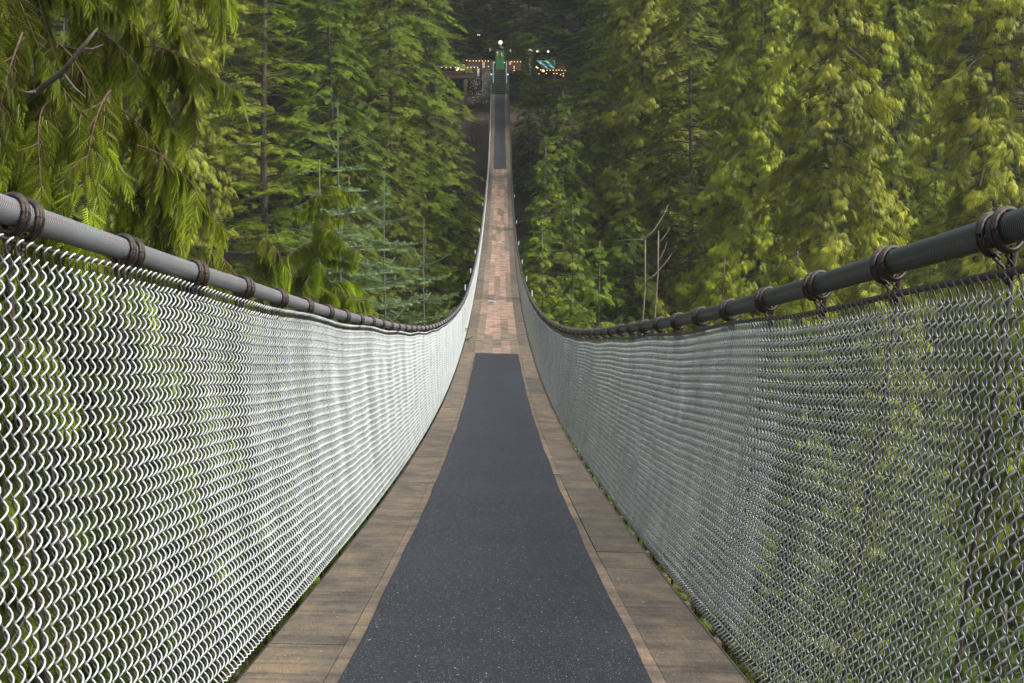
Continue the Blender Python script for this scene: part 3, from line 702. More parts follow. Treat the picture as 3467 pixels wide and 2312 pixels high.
# (library, variant, pixel x, distance, top height above the camera, colour, rotation, width, label)
G_ = 'conifers on the gorge slopes'
TREES = [
 # left of the bridge
 ('hemlock', 0, 250, 66, 13, MID, .3, 1.15, 'tall conifer glimpsed behind the hanging cedar sprays at the upper left corner'),
 ('cedar', 0, 560, 72, 15, MID, 1.2, 1.0, 'yellow green cedar of hanging sprays just right of the nearest cedar, left side'),
 ('fir', 0, 905, 80, 17, FRESH, 2.2, 1.35, 'fir with a bare pale trunk showing in gaps, left half of the photo'),
 ('hemlock', 1, 1130, 88, 16, DEEP, 3.1, 1.25, 'dense hemlock between the bare trunk fir and the opening over the stairs'),
 ('hemlock', 0, 1330, 96, 20, FRESH, 4.1, 1.30, 'hemlock whose drooping boughs edge the dark opening left of the stairs'),
 ('hemlock', 1, 1455, 104, 18, FRESH, 5.1, .95, 'hemlock reaching over the left platform, nearest tall tree to the green board'),
 ('spire', 2, 1330, 92, .2, MID, 1.0, 1.05, 'round topped hemlock below the wooden platform, left of the bridge'),
 ('spire', 3, 1525, 104, 1.6, FRESH, 2.0, .9, 'bushy hemlock close against the left handrail below the platform'),
 ('spire', 2, 1180, 76, -3.0, MID, 3.0, 1.1, 'broad hemlock with layered boughs in the left middle of the photo'),
 ('spire', 0, 1440, 78, -6, MID, 4.0, 1.3, 'low dark fir beside the left handrail where it bends up'),
 # right of the bridge
 ('younghem', 1, 1790, 125, 6.0, DEEP, .6, .62, 'hemlock just right of the stairs, nearest of the group under the teal banner'),
 ('younghem', 0, 1880, 117, 3.4, DEEP, 1.6, 1.0, 'dark layered hemlock below the teal banner'),
 ('hemlock', 0, 2060, 116, 20, DEEP, 2.6, .95, 'tall dark hemlock right of the teal banner with boughs over the dark opening'),
 ('spire', 0, 1850, 72, -.9, FRESH, 3.6, 1.0, 'slim young fir with drooping leader close right of the far bridge deck'),
 ('spire', 3, 1945, 66, -4.0, FRESH, 4.6, .9, 'young fir right of the slim drooping leader fir, in front of the brown boardwalk'),
 ('spire', 1, 1826, 46, -3.1, LIME, 5.6, .75, 'young fir with thin pale trunk standing nearest the right handrail'),
 ('spire', 0, 2023, 48, -4.1, (.9, 1.15, 1.3), .2, .95, 'pointed young fir with bluish shoots in front of the dark understorey, right'),
 ('cedar', 1, 2170, 92, 16, OLIVE, 1.2, 1.05, 'olive cedar at the right edge of the dark opening, boughs pointing left'),
 ('hemlock', 1, 2330, 86, 17, OLIVE, 2.2, 1.25, 'tall fir with hanging dead twigs near the top, right half'),
 ('cedar', 2, 2560, 80, 15, LIME, 3.2, 1.15, 'bright yellow green cedar in the middle of the right half'),
 ('hemlock', 1, 2660, 98, 20, DARK, 4.0, 1.1, 'dark hemlock deep between the bright cedars near the top right'),
 ('cedar', 0, 2810, 72, 15, TAN, 4.2, 1.15, 'broad tan tinted cedar column left of the dark gap near the right edge'),
 ('cedar', 1, 3010, 84, 15, LIME, 5.2, .95, 'lime green cedar behind the dark gap near the right edge'),
 ('cedar', 2, 3340, 62, 13, TAN, .4, 1.15, 'big tan green cedar filling the upper right corner'),
 ('cedar', 0, 2450, 62, -6.0, LIME, 1.4, .85, 'shorter bright cedar low in front of the tall firs, right half'),
 ('cedar', 1, 2700, 54, -5.0, LIME, 2.4, .95, 'lime green cedar just above the right handrail'),
 ('cedar', 2, 2960, 52, -3.0, OLIVE, 3.4, .9, 'olive cedar above the right handrail near the first lashings'),
 ('hemlock', 0, 3160, 66, -1.0, FRESH, 4.4, .9, 'green hemlock low in the dark gap near the right edge'),
 ('cedar', 0, 2230, 70, -8.5, OLIVE, 5.4, .75, 'small olive cedar behind the thin pale snag'),
 ('spire', 2, 1905, 86, 1.5, FRESH, 1.1, 1.15, 'layered hemlock shaped fir behind the slim drooping leader fir'),
 ('spire', 3, 2015, 94, 6.0, MID, 2.1, 1.2, 'taller fir rising behind the right boardwalk fence'),
 ('spire', 2, 2115, 80, -3.0, FRESH, 3.1, 1.1, 'bushy fir between the right boardwalk fence and the thin dead stems'),
 ('spire', 3, 1590, 96, -4.5, MID, 4.1, .7, 'low fir against the left handrail below the deck of the timber platform'),
 # seen mostly through the wire; dimmer crowns have gorge shade put into their colour
 ('cedar', 1, 330, 40, -6.5, DARK, .9, .9, 'cedar seen through the left fence, behind its first posts'),
 ('hemlock', 0, 760, 46, -9.5, MID, 1.9, 1.0, 'hemlock seen through the left fence near its middle'),
 ('spire', 1, 1200, 50, -7.5, MID, 2.9, 1.2, 'fir just above the low point of the left handrail'),
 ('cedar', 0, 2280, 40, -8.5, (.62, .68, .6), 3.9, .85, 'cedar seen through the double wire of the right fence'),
 ('cedar', 2, 2750, 34, -7.0, (.62, .7, .5), 4.9, .85, 'cedar seen low through the right fence'),
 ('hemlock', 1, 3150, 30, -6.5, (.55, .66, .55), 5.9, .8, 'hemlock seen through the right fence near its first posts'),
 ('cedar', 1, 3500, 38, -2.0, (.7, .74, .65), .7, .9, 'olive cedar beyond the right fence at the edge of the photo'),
 ('hemlock', 1, 30, 52, -3.0, DARK, 1.7, 1.1, 'hemlock beyond the left fence at the edge of the photo'),
 ('spire', 0, 1330, 58, -9, MID, 2.7, .8, 'low fir tucked behind the left fence close to the deck'),
 ('spire', 1, 2120, 56, -8.5, FRESH, 3.7, .85, 'low fir tucked behind the right fence close to the deck'),
]
for lib, var, px, d, top, colr, rz, sxy, lab in TREES:
    p = at2(px, 700, d)
    place_tree(lib, var, p.x, d, top, lab, lib.replace('younghem', 'hemlock').replace('young', 'fir').replace('spire', 'fir')+' tree', G_, colr, rz, sxy)

# dark wood behind the landing and fill on the gorge slopes: one countable tree after another
_O = 'first second third fourth fifth sixth seventh eighth ninth tenth eleventh twelfth thirteenth fourteenth fifteenth sixteenth seventeenth eighteenth nineteenth'.split()
ORD = _O+['twentieth']+['twenty '+q for q in _O[:9]]+['thirtieth']+['thirty '+q for q in _O[:9]]
rng = np.random.default_rng(77)
def row(Y, dx, kinds, top, colr, what, group, avoid=None, jy=2.0, w=1.1, half=None):
    half = half or Y*.40+3; k = 0
    xs = np.arange(-half, half, dx)+rng.uniform(-.22, .22, len(np.arange(-half, half, dx)))*dx
    for x in xs:
        if avoid and avoid[0] < x < avoid[1]: continue
        y = Y+rng.uniform(-jy, jy); tp = top(x, y); c = rng.uniform(.82, 1.15)
        lab = '%s, %s' % (what, 'leftmost of its row' if k == 0 else '%s from left' % ORD[k])
        lib, var = kinds[int(rng.integers(len(kinds)))]
        place_tree(lib, var, x, y, tp, lab, lib.replace('younghem', 'hemlock').replace('young', 'fir').replace('spire', 'fir')+' tree', group, tuple(q*c for q in colr), rng.uniform(0, 6.28), w*rng.uniform(.9, 1.2))
        k += 1
TALL = [('hemlock', 0), ('cedar', 1), ('hemlock', 1), ('fir', 0), ('cedar', 2)]
SMALL = [('younghem', 0), ('younghem', 1), ('young', 0), ('younghem', 1)]
GB = 'trees of the dark wood behind the landing'; GS = 'trees filling the gorge slopes'
row(141, 6.2, TALL, lambda x, y: float(ground(x, y))+rng.uniform(42, 52), (1.1, 1.15, 1.1), 'tall dark conifer just behind the landing', GB, (-6.5, 8.5))
row(151, 6.4, TALL, lambda x, y: float(ground(x, y))+rng.uniform(42, 52), (1.05, 1.1, 1.05), 'tall dark conifer deeper in the wood behind the landing', GB, (-3, 5))
row(146, 4.6, SMALL, lambda x, y: float(ground(x, y))+rng.uniform(9, 17), (1.1, 1.2, 1.1), 'small dark conifer under the tall trees behind the landing', GB)
row(160, 5.6, [('younghem', 0), ('hemlock', 0), ('younghem', 1)], lambda x, y: float(ground(x, y))+rng.uniform(16, 30), (1.1, 1.15, 1.1), 'middling dark conifer farthest back behind the landing', GB)
row(172, 6.0, [('younghem', 0), ('hemlock', 1)], lambda x, y: float(ground(x, y))+rng.uniform(24, 40), (.7, .75, .7), 'dark conifer on the rising hill at the very back', GB)
row(122, 5.6, TALL, lambda x, y: rng.uniform(14, 24), (.85, .92, .9), 'tall conifer on the bank level with the stairs', GS, (-8.5, 9.5))
row(110, 6.5, TALL, lambda x, y: rng.uniform(12, 20), (.9, .95, .9), 'tall conifer rising from the far slope below the landing', GS, (-8, 9))
row(100, 5.0, SMALL, lambda x, y: float(ground(x, y))+rng.uniform(17, 22), (.8, .9, .9), 'round topped conifer low on the far slope', GS, (-3, 3))
row(113, 4.4, SMALL, lambda x, y: min(-1.5, float(ground(x, y))+rng.uniform(10, 14)), (.75, .85, .85), 'small conifer on the bank under the far bridge end', GS, (-2.6, 2.4), half=22)
row(88, 7.0, TALL, lambda x, y: rng.uniform(-9, 2)+.35*abs(x)*.3, (1.0, 1.0, .95), 'conifer standing near the foot of the far slope', GS, (-9, 8))
row(57, 7.0, TALL, lambda x, y: -13+rng.uniform(-2, 3), (.95, 1.0, .95), 'conifer low in the gorge seen mostly through the wire', GS, (-3.5, 3.5))
row(34, 5.6, TALL, lambda x, y: -9+rng.uniform(-1.5, 1.5), (.5, .56, .52), 'conifer on the near slope seen through the wire', GS, (-4, 4))  # low crown colour stands in for gorge shade
row(22, 4.6, TALL, lambda x, y: -7.5+rng.uniform(-1, 1), (.42, .5, .46), 'conifer close under the bridge seen through the wire', GS, (-4, 4))  # crowns tinted darkest, imitating the shade deep in the gorge
for x, y, tp, c, lab in ((1.3, 139.5, 8.4, (.5, .62, .55), 'small dark fir right behind the lamp and the green board'), (-3.8, 140.5, 7.5, (.45, .55, .5), 'small dark fir left behind the string lights'), (5.6, 139, 6.3, (.55, .68, .55), 'small dark fir behind the white umbrella and round lamps')):
    place_tree('young', int(x) % 3, x, y, tp, lab, 'fir tree', 'small trees behind the landing', c, x, .8)

def undergrowth():
    rng = np.random.default_rng(9); n = 16000
    y = rng.uniform(86, 175, n); x = rng.uniform(-48, 50, n)
    keep = ~((np.abs(x+2) < 9) & (y > 124) & (y < 136) & (rng.random(n) < .75)); x = x[keep]; y = y[keep]; n = len(x)
    pos = np.stack([x, y, ground(x, y)+.05], 1); az = rng.uniform(0, 6.28, n)
    d = np.stack([np.cos(az), np.sin(az), rng.uniform(.2, 1.2, n)], 1)
    R = basis(d, np.broadcast_to(np.array([0, 0, 1.]), (n, 3)), rng.normal(0, .3, n))
    V, F, T = scatter(FLAT, pos, R, rng.uniform(.5, 1.2, n), rng.uniform(.2, .8, n))
    tag(link('undergrowth', mesh_data('undergrowth', V, [F], M['fern'], tint=T)), 'low ferns and brush covering the shaded far bank', 'undergrowth', kind='stuff')
undergrowth()

# ------------------------------------------------------------------ near cedar with long hanging sprays
def spray_branch(L, seed, tpl=FERN, nsec=26, fl=.21, sec=.85, droop=.32, tipk=.18):
    rng = np.random.default_rng(seed); wood = MB()
    s = np.linspace(0, 1, 12); c = lambda s: np.stack([.10*L*np.sin(s*3+seed), L*s, L*(.10*s-droop*s*s+.10*s**4)], -1)
    wood.tube(c(s), np.linspace(.030, .006, 12)*L/3.2, 6)
    pos = []; dr = []; sc = []; tn = []; upv = []
    for i in range(nsec):
        t = .06+.94*(i+rng.uniform(0, 1))/nsec; b = c(np.array([t]))[0]; side = 1 if i % 2 else -1
        l2 = sec*rng.uniform(.5, 1.2)*(1-.5*t)+.16; sp = rng.uniform(-.25, 1.0)
        q = np.linspace(0, 1, 6)
        P = np.stack([b[0]+side*l2*sp*.7*(q-.3*q*q), b[1]+l2*.42*(q-.35*q*q), b[2]-l2*(.25*q+.85*q*q)], -1)
        wood.tube(P, np.linspace(.007, .002, 6), 3, cap=False)
        m = int(7+l2*27); bt = rng.normal(.46, .2)
        for k in range(m):
            tt = (k+.5)/m; j = tt*5; a = int(j); p = P[a]+(P[min(a+1, 5)]-P[a])*(j-a); T = P[min(a+1, 5)]-P[a]; T /= np.linalg.norm(T)
            sd = 1 if k % 2 else -1; out = np.cross(T, [0, 0, 1.0]); out /= np.linalg.norm(out)+1e-9
            nrm = np.cross(out, T); nrm = nrm if nrm[2]+.3*nrm[1] > 0 else -nrm
            d = T*.80+out*sd*.62+np.array([0, 0, -.18])+rng.normal(0, .06, 3)
            pos.append(p); dr.append(d); sc.append(fl*rng.uniform(.8, 1.15)*(.62+.95*math.sin(math.pi*min(1, .25+.8*tt)))); tn.append(bt+rng.normal(0, .05)+.55*(tt-.5)+tipk*(t-.5))
            upv.append(nrm+rng.normal(0, .10, 3))
        pos.append(P[5]); dr.append(P[5]-P[4]); sc.append(fl*.9); tn.append(bt+.2); upv.append(nrm)
    n = len(pos); R = basis(np.array(dr), np.array(upv), rng.normal(0, .12, n))
    V, F, T = scatter(tpl, np.array(pos), R, np.array(sc), np.array(tn))
    wv = np.concatenate(wood.V); polys = [np.array(p)+0 for p in wood.P.values()]
    nw = len(wv); allp = polys+[F+nw]; mi = np.concatenate([np.zeros(len(p), int) for p in polys]+[np.ones(len(F), int)])
    return mesh_data('branch', np.concatenate([wv, V]), allp, [M['twig'], M['spray']], tint=np.concatenate([np.full(nw, .5), T]), matidx=mi, smooth=False)
BR = [spray_branch(3.2, s, FERN, 56, .175, .62, d) for s, d in ((1, .30), (2, .5), (3, .22), (4, .42), (5, .36), (6, .6))]
BR_C = [spray_branch(1.0, s, FERN, 15, .15, .40, d, .55) for s, d in ((11, .9), (12, 1.2), (13, .7), (14, 1.0))]
BR_S = [spray_branch(2.0, s, FERN_S, 22, .24, .62, .30) for s in (6, 7, 8)]
def spray_tree(X, Y, top, R, z_low, nb, lib, blen, label, seed, color, prof=.4, tr=.2, group='cedars with long hanging sprays near the left handrail', clumps=0, zr=(-2.6, 1.9)):
    rng = random.Random(seed); zb = float(ground(X, Y)); root = empty('cedar_tree', (X, Y, zb), label, 'cedar tree', group)
    tp = MB(); zz = np.linspace(-1, top-zb, 24); tp.tube(np.column_stack([.06*np.sin(zz*.3), .06*np.cos(zz*.23), zz]), np.maximum(.015, tr*(1-(zz/(top-zb)).clip(0, 1))**.7), 9)
    link('trunk', tp.mesh('trunk', M['bark'], True), root)
    for i in range(nb):
        u = (i+rng.random())/nb; z = z_low+(top-z_low)*u
        ln = R*max(.12, (1-u)**prof)*rng.uniform(.65, 1.12)/blen
        o = link('branch', lib[i % len(lib)], root, (0, 0, z-zb), (rng.uniform(-.55, .25)+.15*(u > .9), rng.uniform(-.5, .5), i*2.39996+rng.uniform(-.4, .4)), (ln*rng.uniform(.9, 1.25), ln, ln*rng.uniform(.9, 1.25)))
        b = rng.uniform(.7, 1.2); o.color = (color[0]*b*rng.uniform(.93, 1.1), color[1]*b, color[2]*b, 1)
    for i in range(clumps):                       # flat hanging fans on the outer twigs
        az = rng.uniform(0, 6.283); rad = R*rng.uniform(.30, .92); z = rng.uniform(*zr); sc_ = rng.uniform(.55, 1.05)
        o = link('spray', BR_C[i % len(BR_C)], root, (-math.sin(az)*rad, math.cos(az)*rad, z-zb), (rng.uniform(-.75, .05), rng.uniform(-.35, .35), az+rng.uniform(-.7, .7)), (sc_*1.15, sc_, sc_))
        b = rng.uniform(.65, 1.45); o.color = (color[0]*b, color[1]*b, color[2]*b, 1)
    return root
spray_tree(-4.1, 12.5, 3.6, 1.75, -5.0, 62, BR, 3.2, 'nearest cedar with big hanging lime sprays filling the upper left corner', 1, (1.08, 1.02, .9), .25, .10, clumps=100)
def bare_limb():
    root = [o for o in bpy.data.objects if o.name == 'cedar_tree' or o.name.startswith('cedar_tree.')][-1]
    pts = [at2(px, py, Y) for px, py, Y in ((-60, 470, 11.4), (60, 360, 11.2), (210, 245, 11.0), (275, 165, 10.9), (330, 95, 10.9))]
    m = MB(); m.tube([p-root.location for p in pts], [.03, .027, .022, .016, .008], 7)
    for a, b in (((210, 245), (290, 330)), ((120, 310), (60, 300)), ((275, 165), (350, 150))): p, q = at2(a[0], a[1], 11.0), at2(b[0], b[1], 11.0); m.tube([p-root.location, (p+q)/2-root.location+Vector((0, 0, -.02)), q-root.location], [.014, .010, .005], 5)
    link('limb', m.mesh('limb', M['bark'], True), root)
bare_limb()
spray_tree(-4.75, 19.5, -1.2, 2.0, -9, 80, BR, 3.2, 'cedar with hanging sprays behind the left handrail, right of the nearest cedar', 2, (1.1, 1.1, .9), .6, clumps=40, zr=(-6, -1.4))
spray_tree(-3.35, 26.5, -.75, 2.0, -9.5, 100, BR_S, 2.0, 'slim cedar with reddish stem and weeping sprays above the left handrail', 3, (1.5, 1.5, .9), .45, .05)
spray_tree(-6.9, 10.5, -1.2, 2.4, -9, 48, BR, 3.2, 'cedar at the left edge of the photo seen through the fence wire', 4, (1.0, 1.0, .95), .6)

def blue_fir(X, Y, top, H, R, label, seed):
    rng = np.random.default_rng(seed); root = empty('blue_fir_tree', (X, Y, top-H), label, 'fir tree', 'young bluish firs above the left handrail'); tp = MB()
    tp.tube([(0, 0, -3), (.02, 0, H*.4), (-.03, 0, H*.8), (0, 0, H)], [.08, .05, .018, .008], 7)
    pos = []; dr = []; sc = []; tn = []
    def run(a, b, step, t):
        a = np.array(a, float); b = np.array(b, float); L = np.linalg.norm(b-a); k = max(1, int(L/step)); d = (b-a)/L
        for i in range(k): pos.append(a+(b-a)*i/k); dr.append(d); sc.append(L/k*1.15); tn.append(t+rng.normal(0, .08)+.15*i/k)
    run((0, 0, H-1.05), (0, 0, H+.05), .2, .8)
    h = H-1.05; whorl = 0
    while h > 1:
        nb = 5 if whorl else 3; L = min(R, (1.0 if whorl == 0 else .45)+.26*whorl) 
        for j in range(nb):
            az = j*2*math.pi/nb+whorl*.7+rng.uniform(-.3, .3); ln = L*rng.uniform(.6, 1.15); ca, sa = math.cos(az), math.sin(az)
            rise = (.55 if whorl == 0 else rng.uniform(.0, .5))*ln; prev = np.array([0, 0, h])
            for q in range(1, 5):
                f = q/4; p = np.array([ca*ln*f, sa*ln*f, h+rise*(f**1.4)-.12*ln*f]); tp.tube([prev, p], .009, 4, cap=False)
                if f > .25 or whorl == 0: run(prev, p, .2, .55+.25*f)
                if whorl and q < 4:
                    for sd in (-1, 1):
                        l3 = ln*.42*(1-f*.6); e = p+np.array([(ca*.7-sa*sd*.8)*l3, (sa*.7+ca*sd*.8)*l3, .10*l3]); run(p, e, .2, .5+.2*f)
                        if whorl > 2:
                            e2 = p+(e-p)*.5; run(e2, e2+np.array([ca, sa, .1])*l3*.4, .2, .5)
                prev = p
        h -= rng.uniform(.33, .55); whorl += 1
    n = len(pos); R_ = basis(np.array(dr)+1e-6, np.broadcast_to(np.array([.1, .2, 1.]), (n, 3)), rng.uniform(0, 6, n))
    sc = np.array(sc); V, F, T = scatter(BRUSH, np.array(pos), R_, sc, np.array(tn))
    link('trunk', tp.mesh('trunk', M['fir_twig'], True), root); link('needles', mesh_data('needles', V, [F], M['blue'], tint=T, smooth=False), root)
p = at2(1143, 345, 30); blue_fir(p.x, 30, p.z, 11, 1.5, 'young fir with a bare three pronged bluish leader above the left handrail', 5)
p = at2(1300, 590, 31); blue_fir(p.x, 31, p.z, 10, 1.2, 'young blue green fir right of the three pronged leader', 6)
p = at2(1435, 745, 33); blue_fir(p.x, 33, p.z, 8, 1.1, 'smallest blue green fir, nearest the left handrail bend', 7)

def snag(px, py0, py1, Y, label, forks):
    a = at2(px, py1, Y); b = at2(px+8, py0, Y); root = empty('dead_snag', (a.x, Y, a.z), label, 'dead tree', 'thin dead trees right of the bridge')
    H = b.z-a.z; mb = MB(); z = np.linspace(-22, H, 16)
    mb.tube(np.column_stack([.05*np.sin(z*1.1)+.02*z/H, 0*z, z]), np.interp(z, [-22, 0, H], [.06, .035, .02]), 7)
    link('trunk', mb.mesh('trunk', M['pale_bark'], True), root)
    for (h, dx, dz, r) in forks:
        m2 = MB(); m2.tube([(0, 0, H*h), (dx*.4, .1, H*h+dz*.25), (dx*.8, .15, H*h+dz*.7), (dx, .2, H*h+dz)], [r, r*.8, r*.6, r*.3], 5); link('limb', m2.mesh('limb', M['pale_bark'], True), root)
snag(2178, 810, 1060, 50, 'thin pale dead stem with a forked white tip above the right handrail', [(1.0, .85, 1.2, .035), (1.0, -1.2, -.1, .012), (1.0, -.5, -.6, .012), (.42, 1.0, 1.0, .03)])
snag(2222, 780, 1000, 53, 'grey broken dead stem just right of the forked pale stem', [(.8, .5, .6, .02), (.5, .4, .8, .02)])

# ------------------------------------------------------------------ boardwalks on the far slope
def boardwalk(px0, px1, py0, py1, Y, h, label, nb):
    a = at2(px0, py0, Y); b = at2(px1, py1, Y-1.0); root = empty('boardwalk_fence', a, label, 'boardwalk', 'brown boardwalk fences on the far slope')
    v = Vector((b.x-a.x, b.y-a.y, b.z-a.z)); rl = MB(); rl.bar((0, 0, 0), v, .10, .07); link('top_rail', rl.mesh('top_rail', M['concrete']), root)
    pb = MB(); rr = random.Random(nb)
    for i in range(nb):
        f = (i+.5)/nb; c = v*f; w = v.length/nb*.93; pb.box((c.x, c.y+.03, c.z-.08-h/2), (w, .03, h), t=rr.random())
    link('board_panel', pb.mesh('board_panel', M['red_wood'] if h < 1.2 else M['far_wood']), root)
    for i in range(4):
        pm = MB(); c = v*(i/3); pm.box((c.x, c.y-.06, c.z-h/2-1.2), (.14, .10, h+2.4)); link('post', pm.mesh('post', M['far_wood']), root)
boardwalk(690, 1080, 852, 858, 84, 1.6, 'brown board fence behind the trees above the left handrail', 26)
boardwalk(1800, 2170, 676, 694, 96, 1.3, 'brown board fence behind the young firs right of the bridge', 24)

# ------------------------------------------------------------------ far landing
ZE = float(zdeck(131.0))
def FX(X): return (X-1035)*.00642
def FZ(Y): return (1095-Y)*.00642+ZE
def landing():
    st = empty('stairs', (0, 131.0, ZE), 'steep dark wooden stairs with pale edged treads climbing from the far bridge end', 'stairs')
    n = 13
    for i in range(n):
        t = MB(); t.box((FX(1035), .10+i*.2, .175*(i+1)-.03), (1.06, .26, .06)); link('tread', t.mesh('tread', M['tread']), st)
        r = MB(); r.box((FX(1035), .215+i*.2, .175*(i+.5)-.02), (1.04, .02, .12)); link('riser', r.mesh('riser', M['black']), st)
    for s in (-1, 1):
        m = MB(); m.bar((s*.57, -.05, -.05), (s*.57, 2.65, 2.20), .05, .26); link('stringer', m.mesh('stringer', M['dark_green']), st)
    for s in (-1, 1):
        g = empty('stair_handrail', (s*.60, 131.0, ZE), 'teal painted stair handrail on the %s of the far stairs' % ('left', 'right')[s > 0], 'handrail', 'teal stair handrails')
        a = MB(); a.bar((0, 0, .95), (0, 2.7, 3.0), .085, .10); link('top_rail', a.mesh('top_rail', M['teal']), g)
        a = MB(); a.bar((0, 0, .50), (0, 2.7, 2.55), .05, .06); link('mid_rail', a.mesh('mid_rail', M['dark_green']), g)
        for k in range(4):
            y = .02+k*.88; pm = MB(); pm.box((0, y, .76*y+.45), (.07, .07, 1.1)); link('post', pm.mesh('post', M['teal'] if k else M['green']), g)
        pm = MB(); pm.box((0, -.15, .35), (.09, .08, 1.0)); link('end_post', pm.mesh('end_post', M['green']), g)
    # landing platform at the stair head
    g = empty('timber_platform', (0, 134, ZE+2.2), 'raised brown timber platform left of the stairs on square posts', 'platform')
    top = FZ(745)
    def part(name, mb, mat): return link(name, mb.mesh(name, mat), g)
    def rel(x, y, z): return (x, y-134, z-(ZE+2.2))
    m = MB(); m.box(rel(FX(700), 135.6, FZ(775)), (7.0, 3.2, .12)); m.box(rel(FX(1200), 135.6, top), (3.8, 3.2, .12)); part('decking', m, M['far_wood'])
    m = MB(); m.box(rel(FX(520), 133.9, FZ(840)), (4.9, .16, .22)); part('beam', m, M['far_wood'])
    m = MB(); m.box(rel(FX(520), 134.2, FZ(876)), (4.7, .16, .15)); part('beam', m, M['far_wood'])
    m = MB()
    for i in range(17): m.box(rel(FX(200+i*32), 134.05, FZ(790)), (.185, .03, .42), t=(i*.37) % 1)
    part('rail_boards', m, M['far_wood'])
    m = MB(); m.bar(rel(FX(120), 133.95, FZ(692)), rel(FX(740), 133.95, FZ(692)), .08, .06); part('top_rail', m, M['tarp2'])
    for X in (390, 560, 735): m = MB(); m.box(rel(FX(X), 133.95, FZ(740)), (.09, .09, .72)); part('rail_post', m, M['far_wood'])
    for X, w in ((540, .36), (120, .34)): m = MB(); m.box(rel(FX(X), 134.0, FZ(1010)-.6), (w, .3, 2.9)); part('post', m, M['deck_beam'])
    # wooden walls at both sides of the stair head
    for X0, X1, lab, tone in ((545, 935, 'brown board wall under string lights left of the stair head', 'red_wood'), (1118, 1345, 'brown board wall under string lights right of the stair head', 'red_wood')):
        w = empty('board_wall', (FX((X0+X1)/2), 135.2, FZ(745)), lab, 'wall', 'board walls at the stair head')
        m = MB(); k = int((X1-X0)/16); rr = random.Random(X0)
        for i in range(k): m.box((FX(X0+(i+.5)*(X1-X0)/k)-FX((X0+X1)/2), 0, .46), (.097, .03, .90), t=rr.random())
        link('boards', m.mesh('boards', M['far_wood'] if X0 < 900 else M['red_wood']), w)
        m = MB(); m.box((0, -.03, .96), ((X1-X0)*.00642+.08, .10, .06)); link('top_rail', m.mesh('top_rail', M['red_wood']), w)
        if X0 < 900:
            m = MB()
            for i in range(4): m.box((FX(880+i*15)-FX((X0+X1)/2), -.035, .46), (.09, .03, .88), t=rr.random())
            link('red_boards', m.mesh('red_boards', M['red_wood']), w)
    # green board at the stair head
    g2 = empty('green_board', (FX(1037), 136.0, FZ(720)), 'tall green painted double board with orange and yellow patches at the stair head', 'board')
    m = MB(); m.box((-.205, 0, .86), (.395, .05, 1.72)); link('panel', m.mesh('panel', M['green']), g2)
    m = MB(); m.box((.205, 0, .86), (.395, .05, 1.72)); link('panel', m.mesh('panel', M['green']), g2)
    m = MB(); m.sphere((-.26, -.03, 1.48), .085, 10, 7, sz=1.5); m.box((-.18, -.035, 1.36), (.05, .02, .16)); m.box((-.28, -.035, 1.26), (.08, .02, .10)); link('orange_patch', m.mesh('orange_patch', M['orange'], True), g2)
    m = MB(); m.tube([(.15, -.03, 1.06), (.16, -.03, 1.25), (.14, -.03, 1.48)], [.035, .085, .03], 8); link('yellow_patch', m.mesh('yellow_patch', M['yellow'], True), g2)
    for x in (-.42, .42): m = MB(); m.box((x, .02, .80), (.05, .07, 1.9)); link('post', m.mesh('post', M['dark_green']), g2)
    # lamp
    l = empty('lamp_post', (FX(1045), 136.6, FZ(745)), 'lamp post with one glowing round globe above the green board', 'lamp post')
    m = MB(); m.tube([(0, 0, -.3), (0, 0, 2.45)], .035, 8); link('pole', m.mesh('pole', M['black']), l)
    m = MB(); m.tube([(0, 0, 2.05), (0, 0, 2.12), (0, 0, 2.30), (0, 0, 2.42)], [.42, .40, .16, .09], 12); link('hood', m.mesh('hood', M['black'], True), l)
    m = MB(); m.sphere((0, 0, FZ(333)-FZ(745)), .165, 16, 11); link('globe', m.mesh('globe', M['globe'], True), l)
    # signs
    for X, Y, w, h, lab, mt, yy in ((800, 668, .23, .52, 'cream notice on the board wall left of the stairs', 'cream', 135.0), (1183, 640, .22, .32, 'small cream notice right of the green board', 'cream', 135.0), (726, 779, .18, .66, 'narrow white sign standing on the timber platform edge', 'white', 133.75)):
        s_ = empty('notice_sign', (FX(X), yy, FZ(Y)), lab, 'sign', 'blank notices around the stair head')
        m = MB(); m.box((0, 0, 0), (w, .03, h)); link('face', m.mesh('face', M[mt]), s_)
        m = MB()
        for a, b, c, d in ((0, h/2+.012, w+.04, .02), (0, -h/2-.012, w+.04, .02), (-w/2-.012, 0, .02, h), (w/2+.012, 0, .02, h)): m.box((a, 0, b), (c, .045, d))
        link('frame', m.mesh('frame', M['far_wood'] if mt == 'cream' else M['white']), s_)
    # concrete block under the platform and anchor floodlights
    b = empty('concrete_abutment', (FX(838), 133.2, FZ(960)-1.2), 'mossy concrete block left of the stairs below the platform', 'abutment')
    m = MB(); m.box((0, 0, 1.3), (.78, 1.2, 2.6)); m.box((0, 0, 2.62), (.86, 1.28, .10)); link('block', m.mesh('block', M['concrete']), b)
    for X, nm in ((915, 'left'), (1148, 'right')):
        f = empty('anchor_light', (FX(X), 131.4, FZ(818)), 'small white light where the %s handrail cable ends at the stairs' % nm, 'light', 'lights at the cable ends')
        m = MB(); m.sphere((0, 0, 0), .075, 10, 8); link('lens', m.mesh('lens', M['cool'], True), f)
        m = MB(); m.tube([(0, .02, 0), (0, .12, 0)], [.085, .05], 10); m.box((0, .12, -.75), (.08, .08, 1.5)); link('bracket', m.mesh('bracket', M['concrete']), f)
    # banners and tarpaulins
    t = empty('teal_banner', (FX(1695), 134.5, FZ(725)), 'crumpled teal tarpaulin banner right of the stairs above string lights', 'banner')
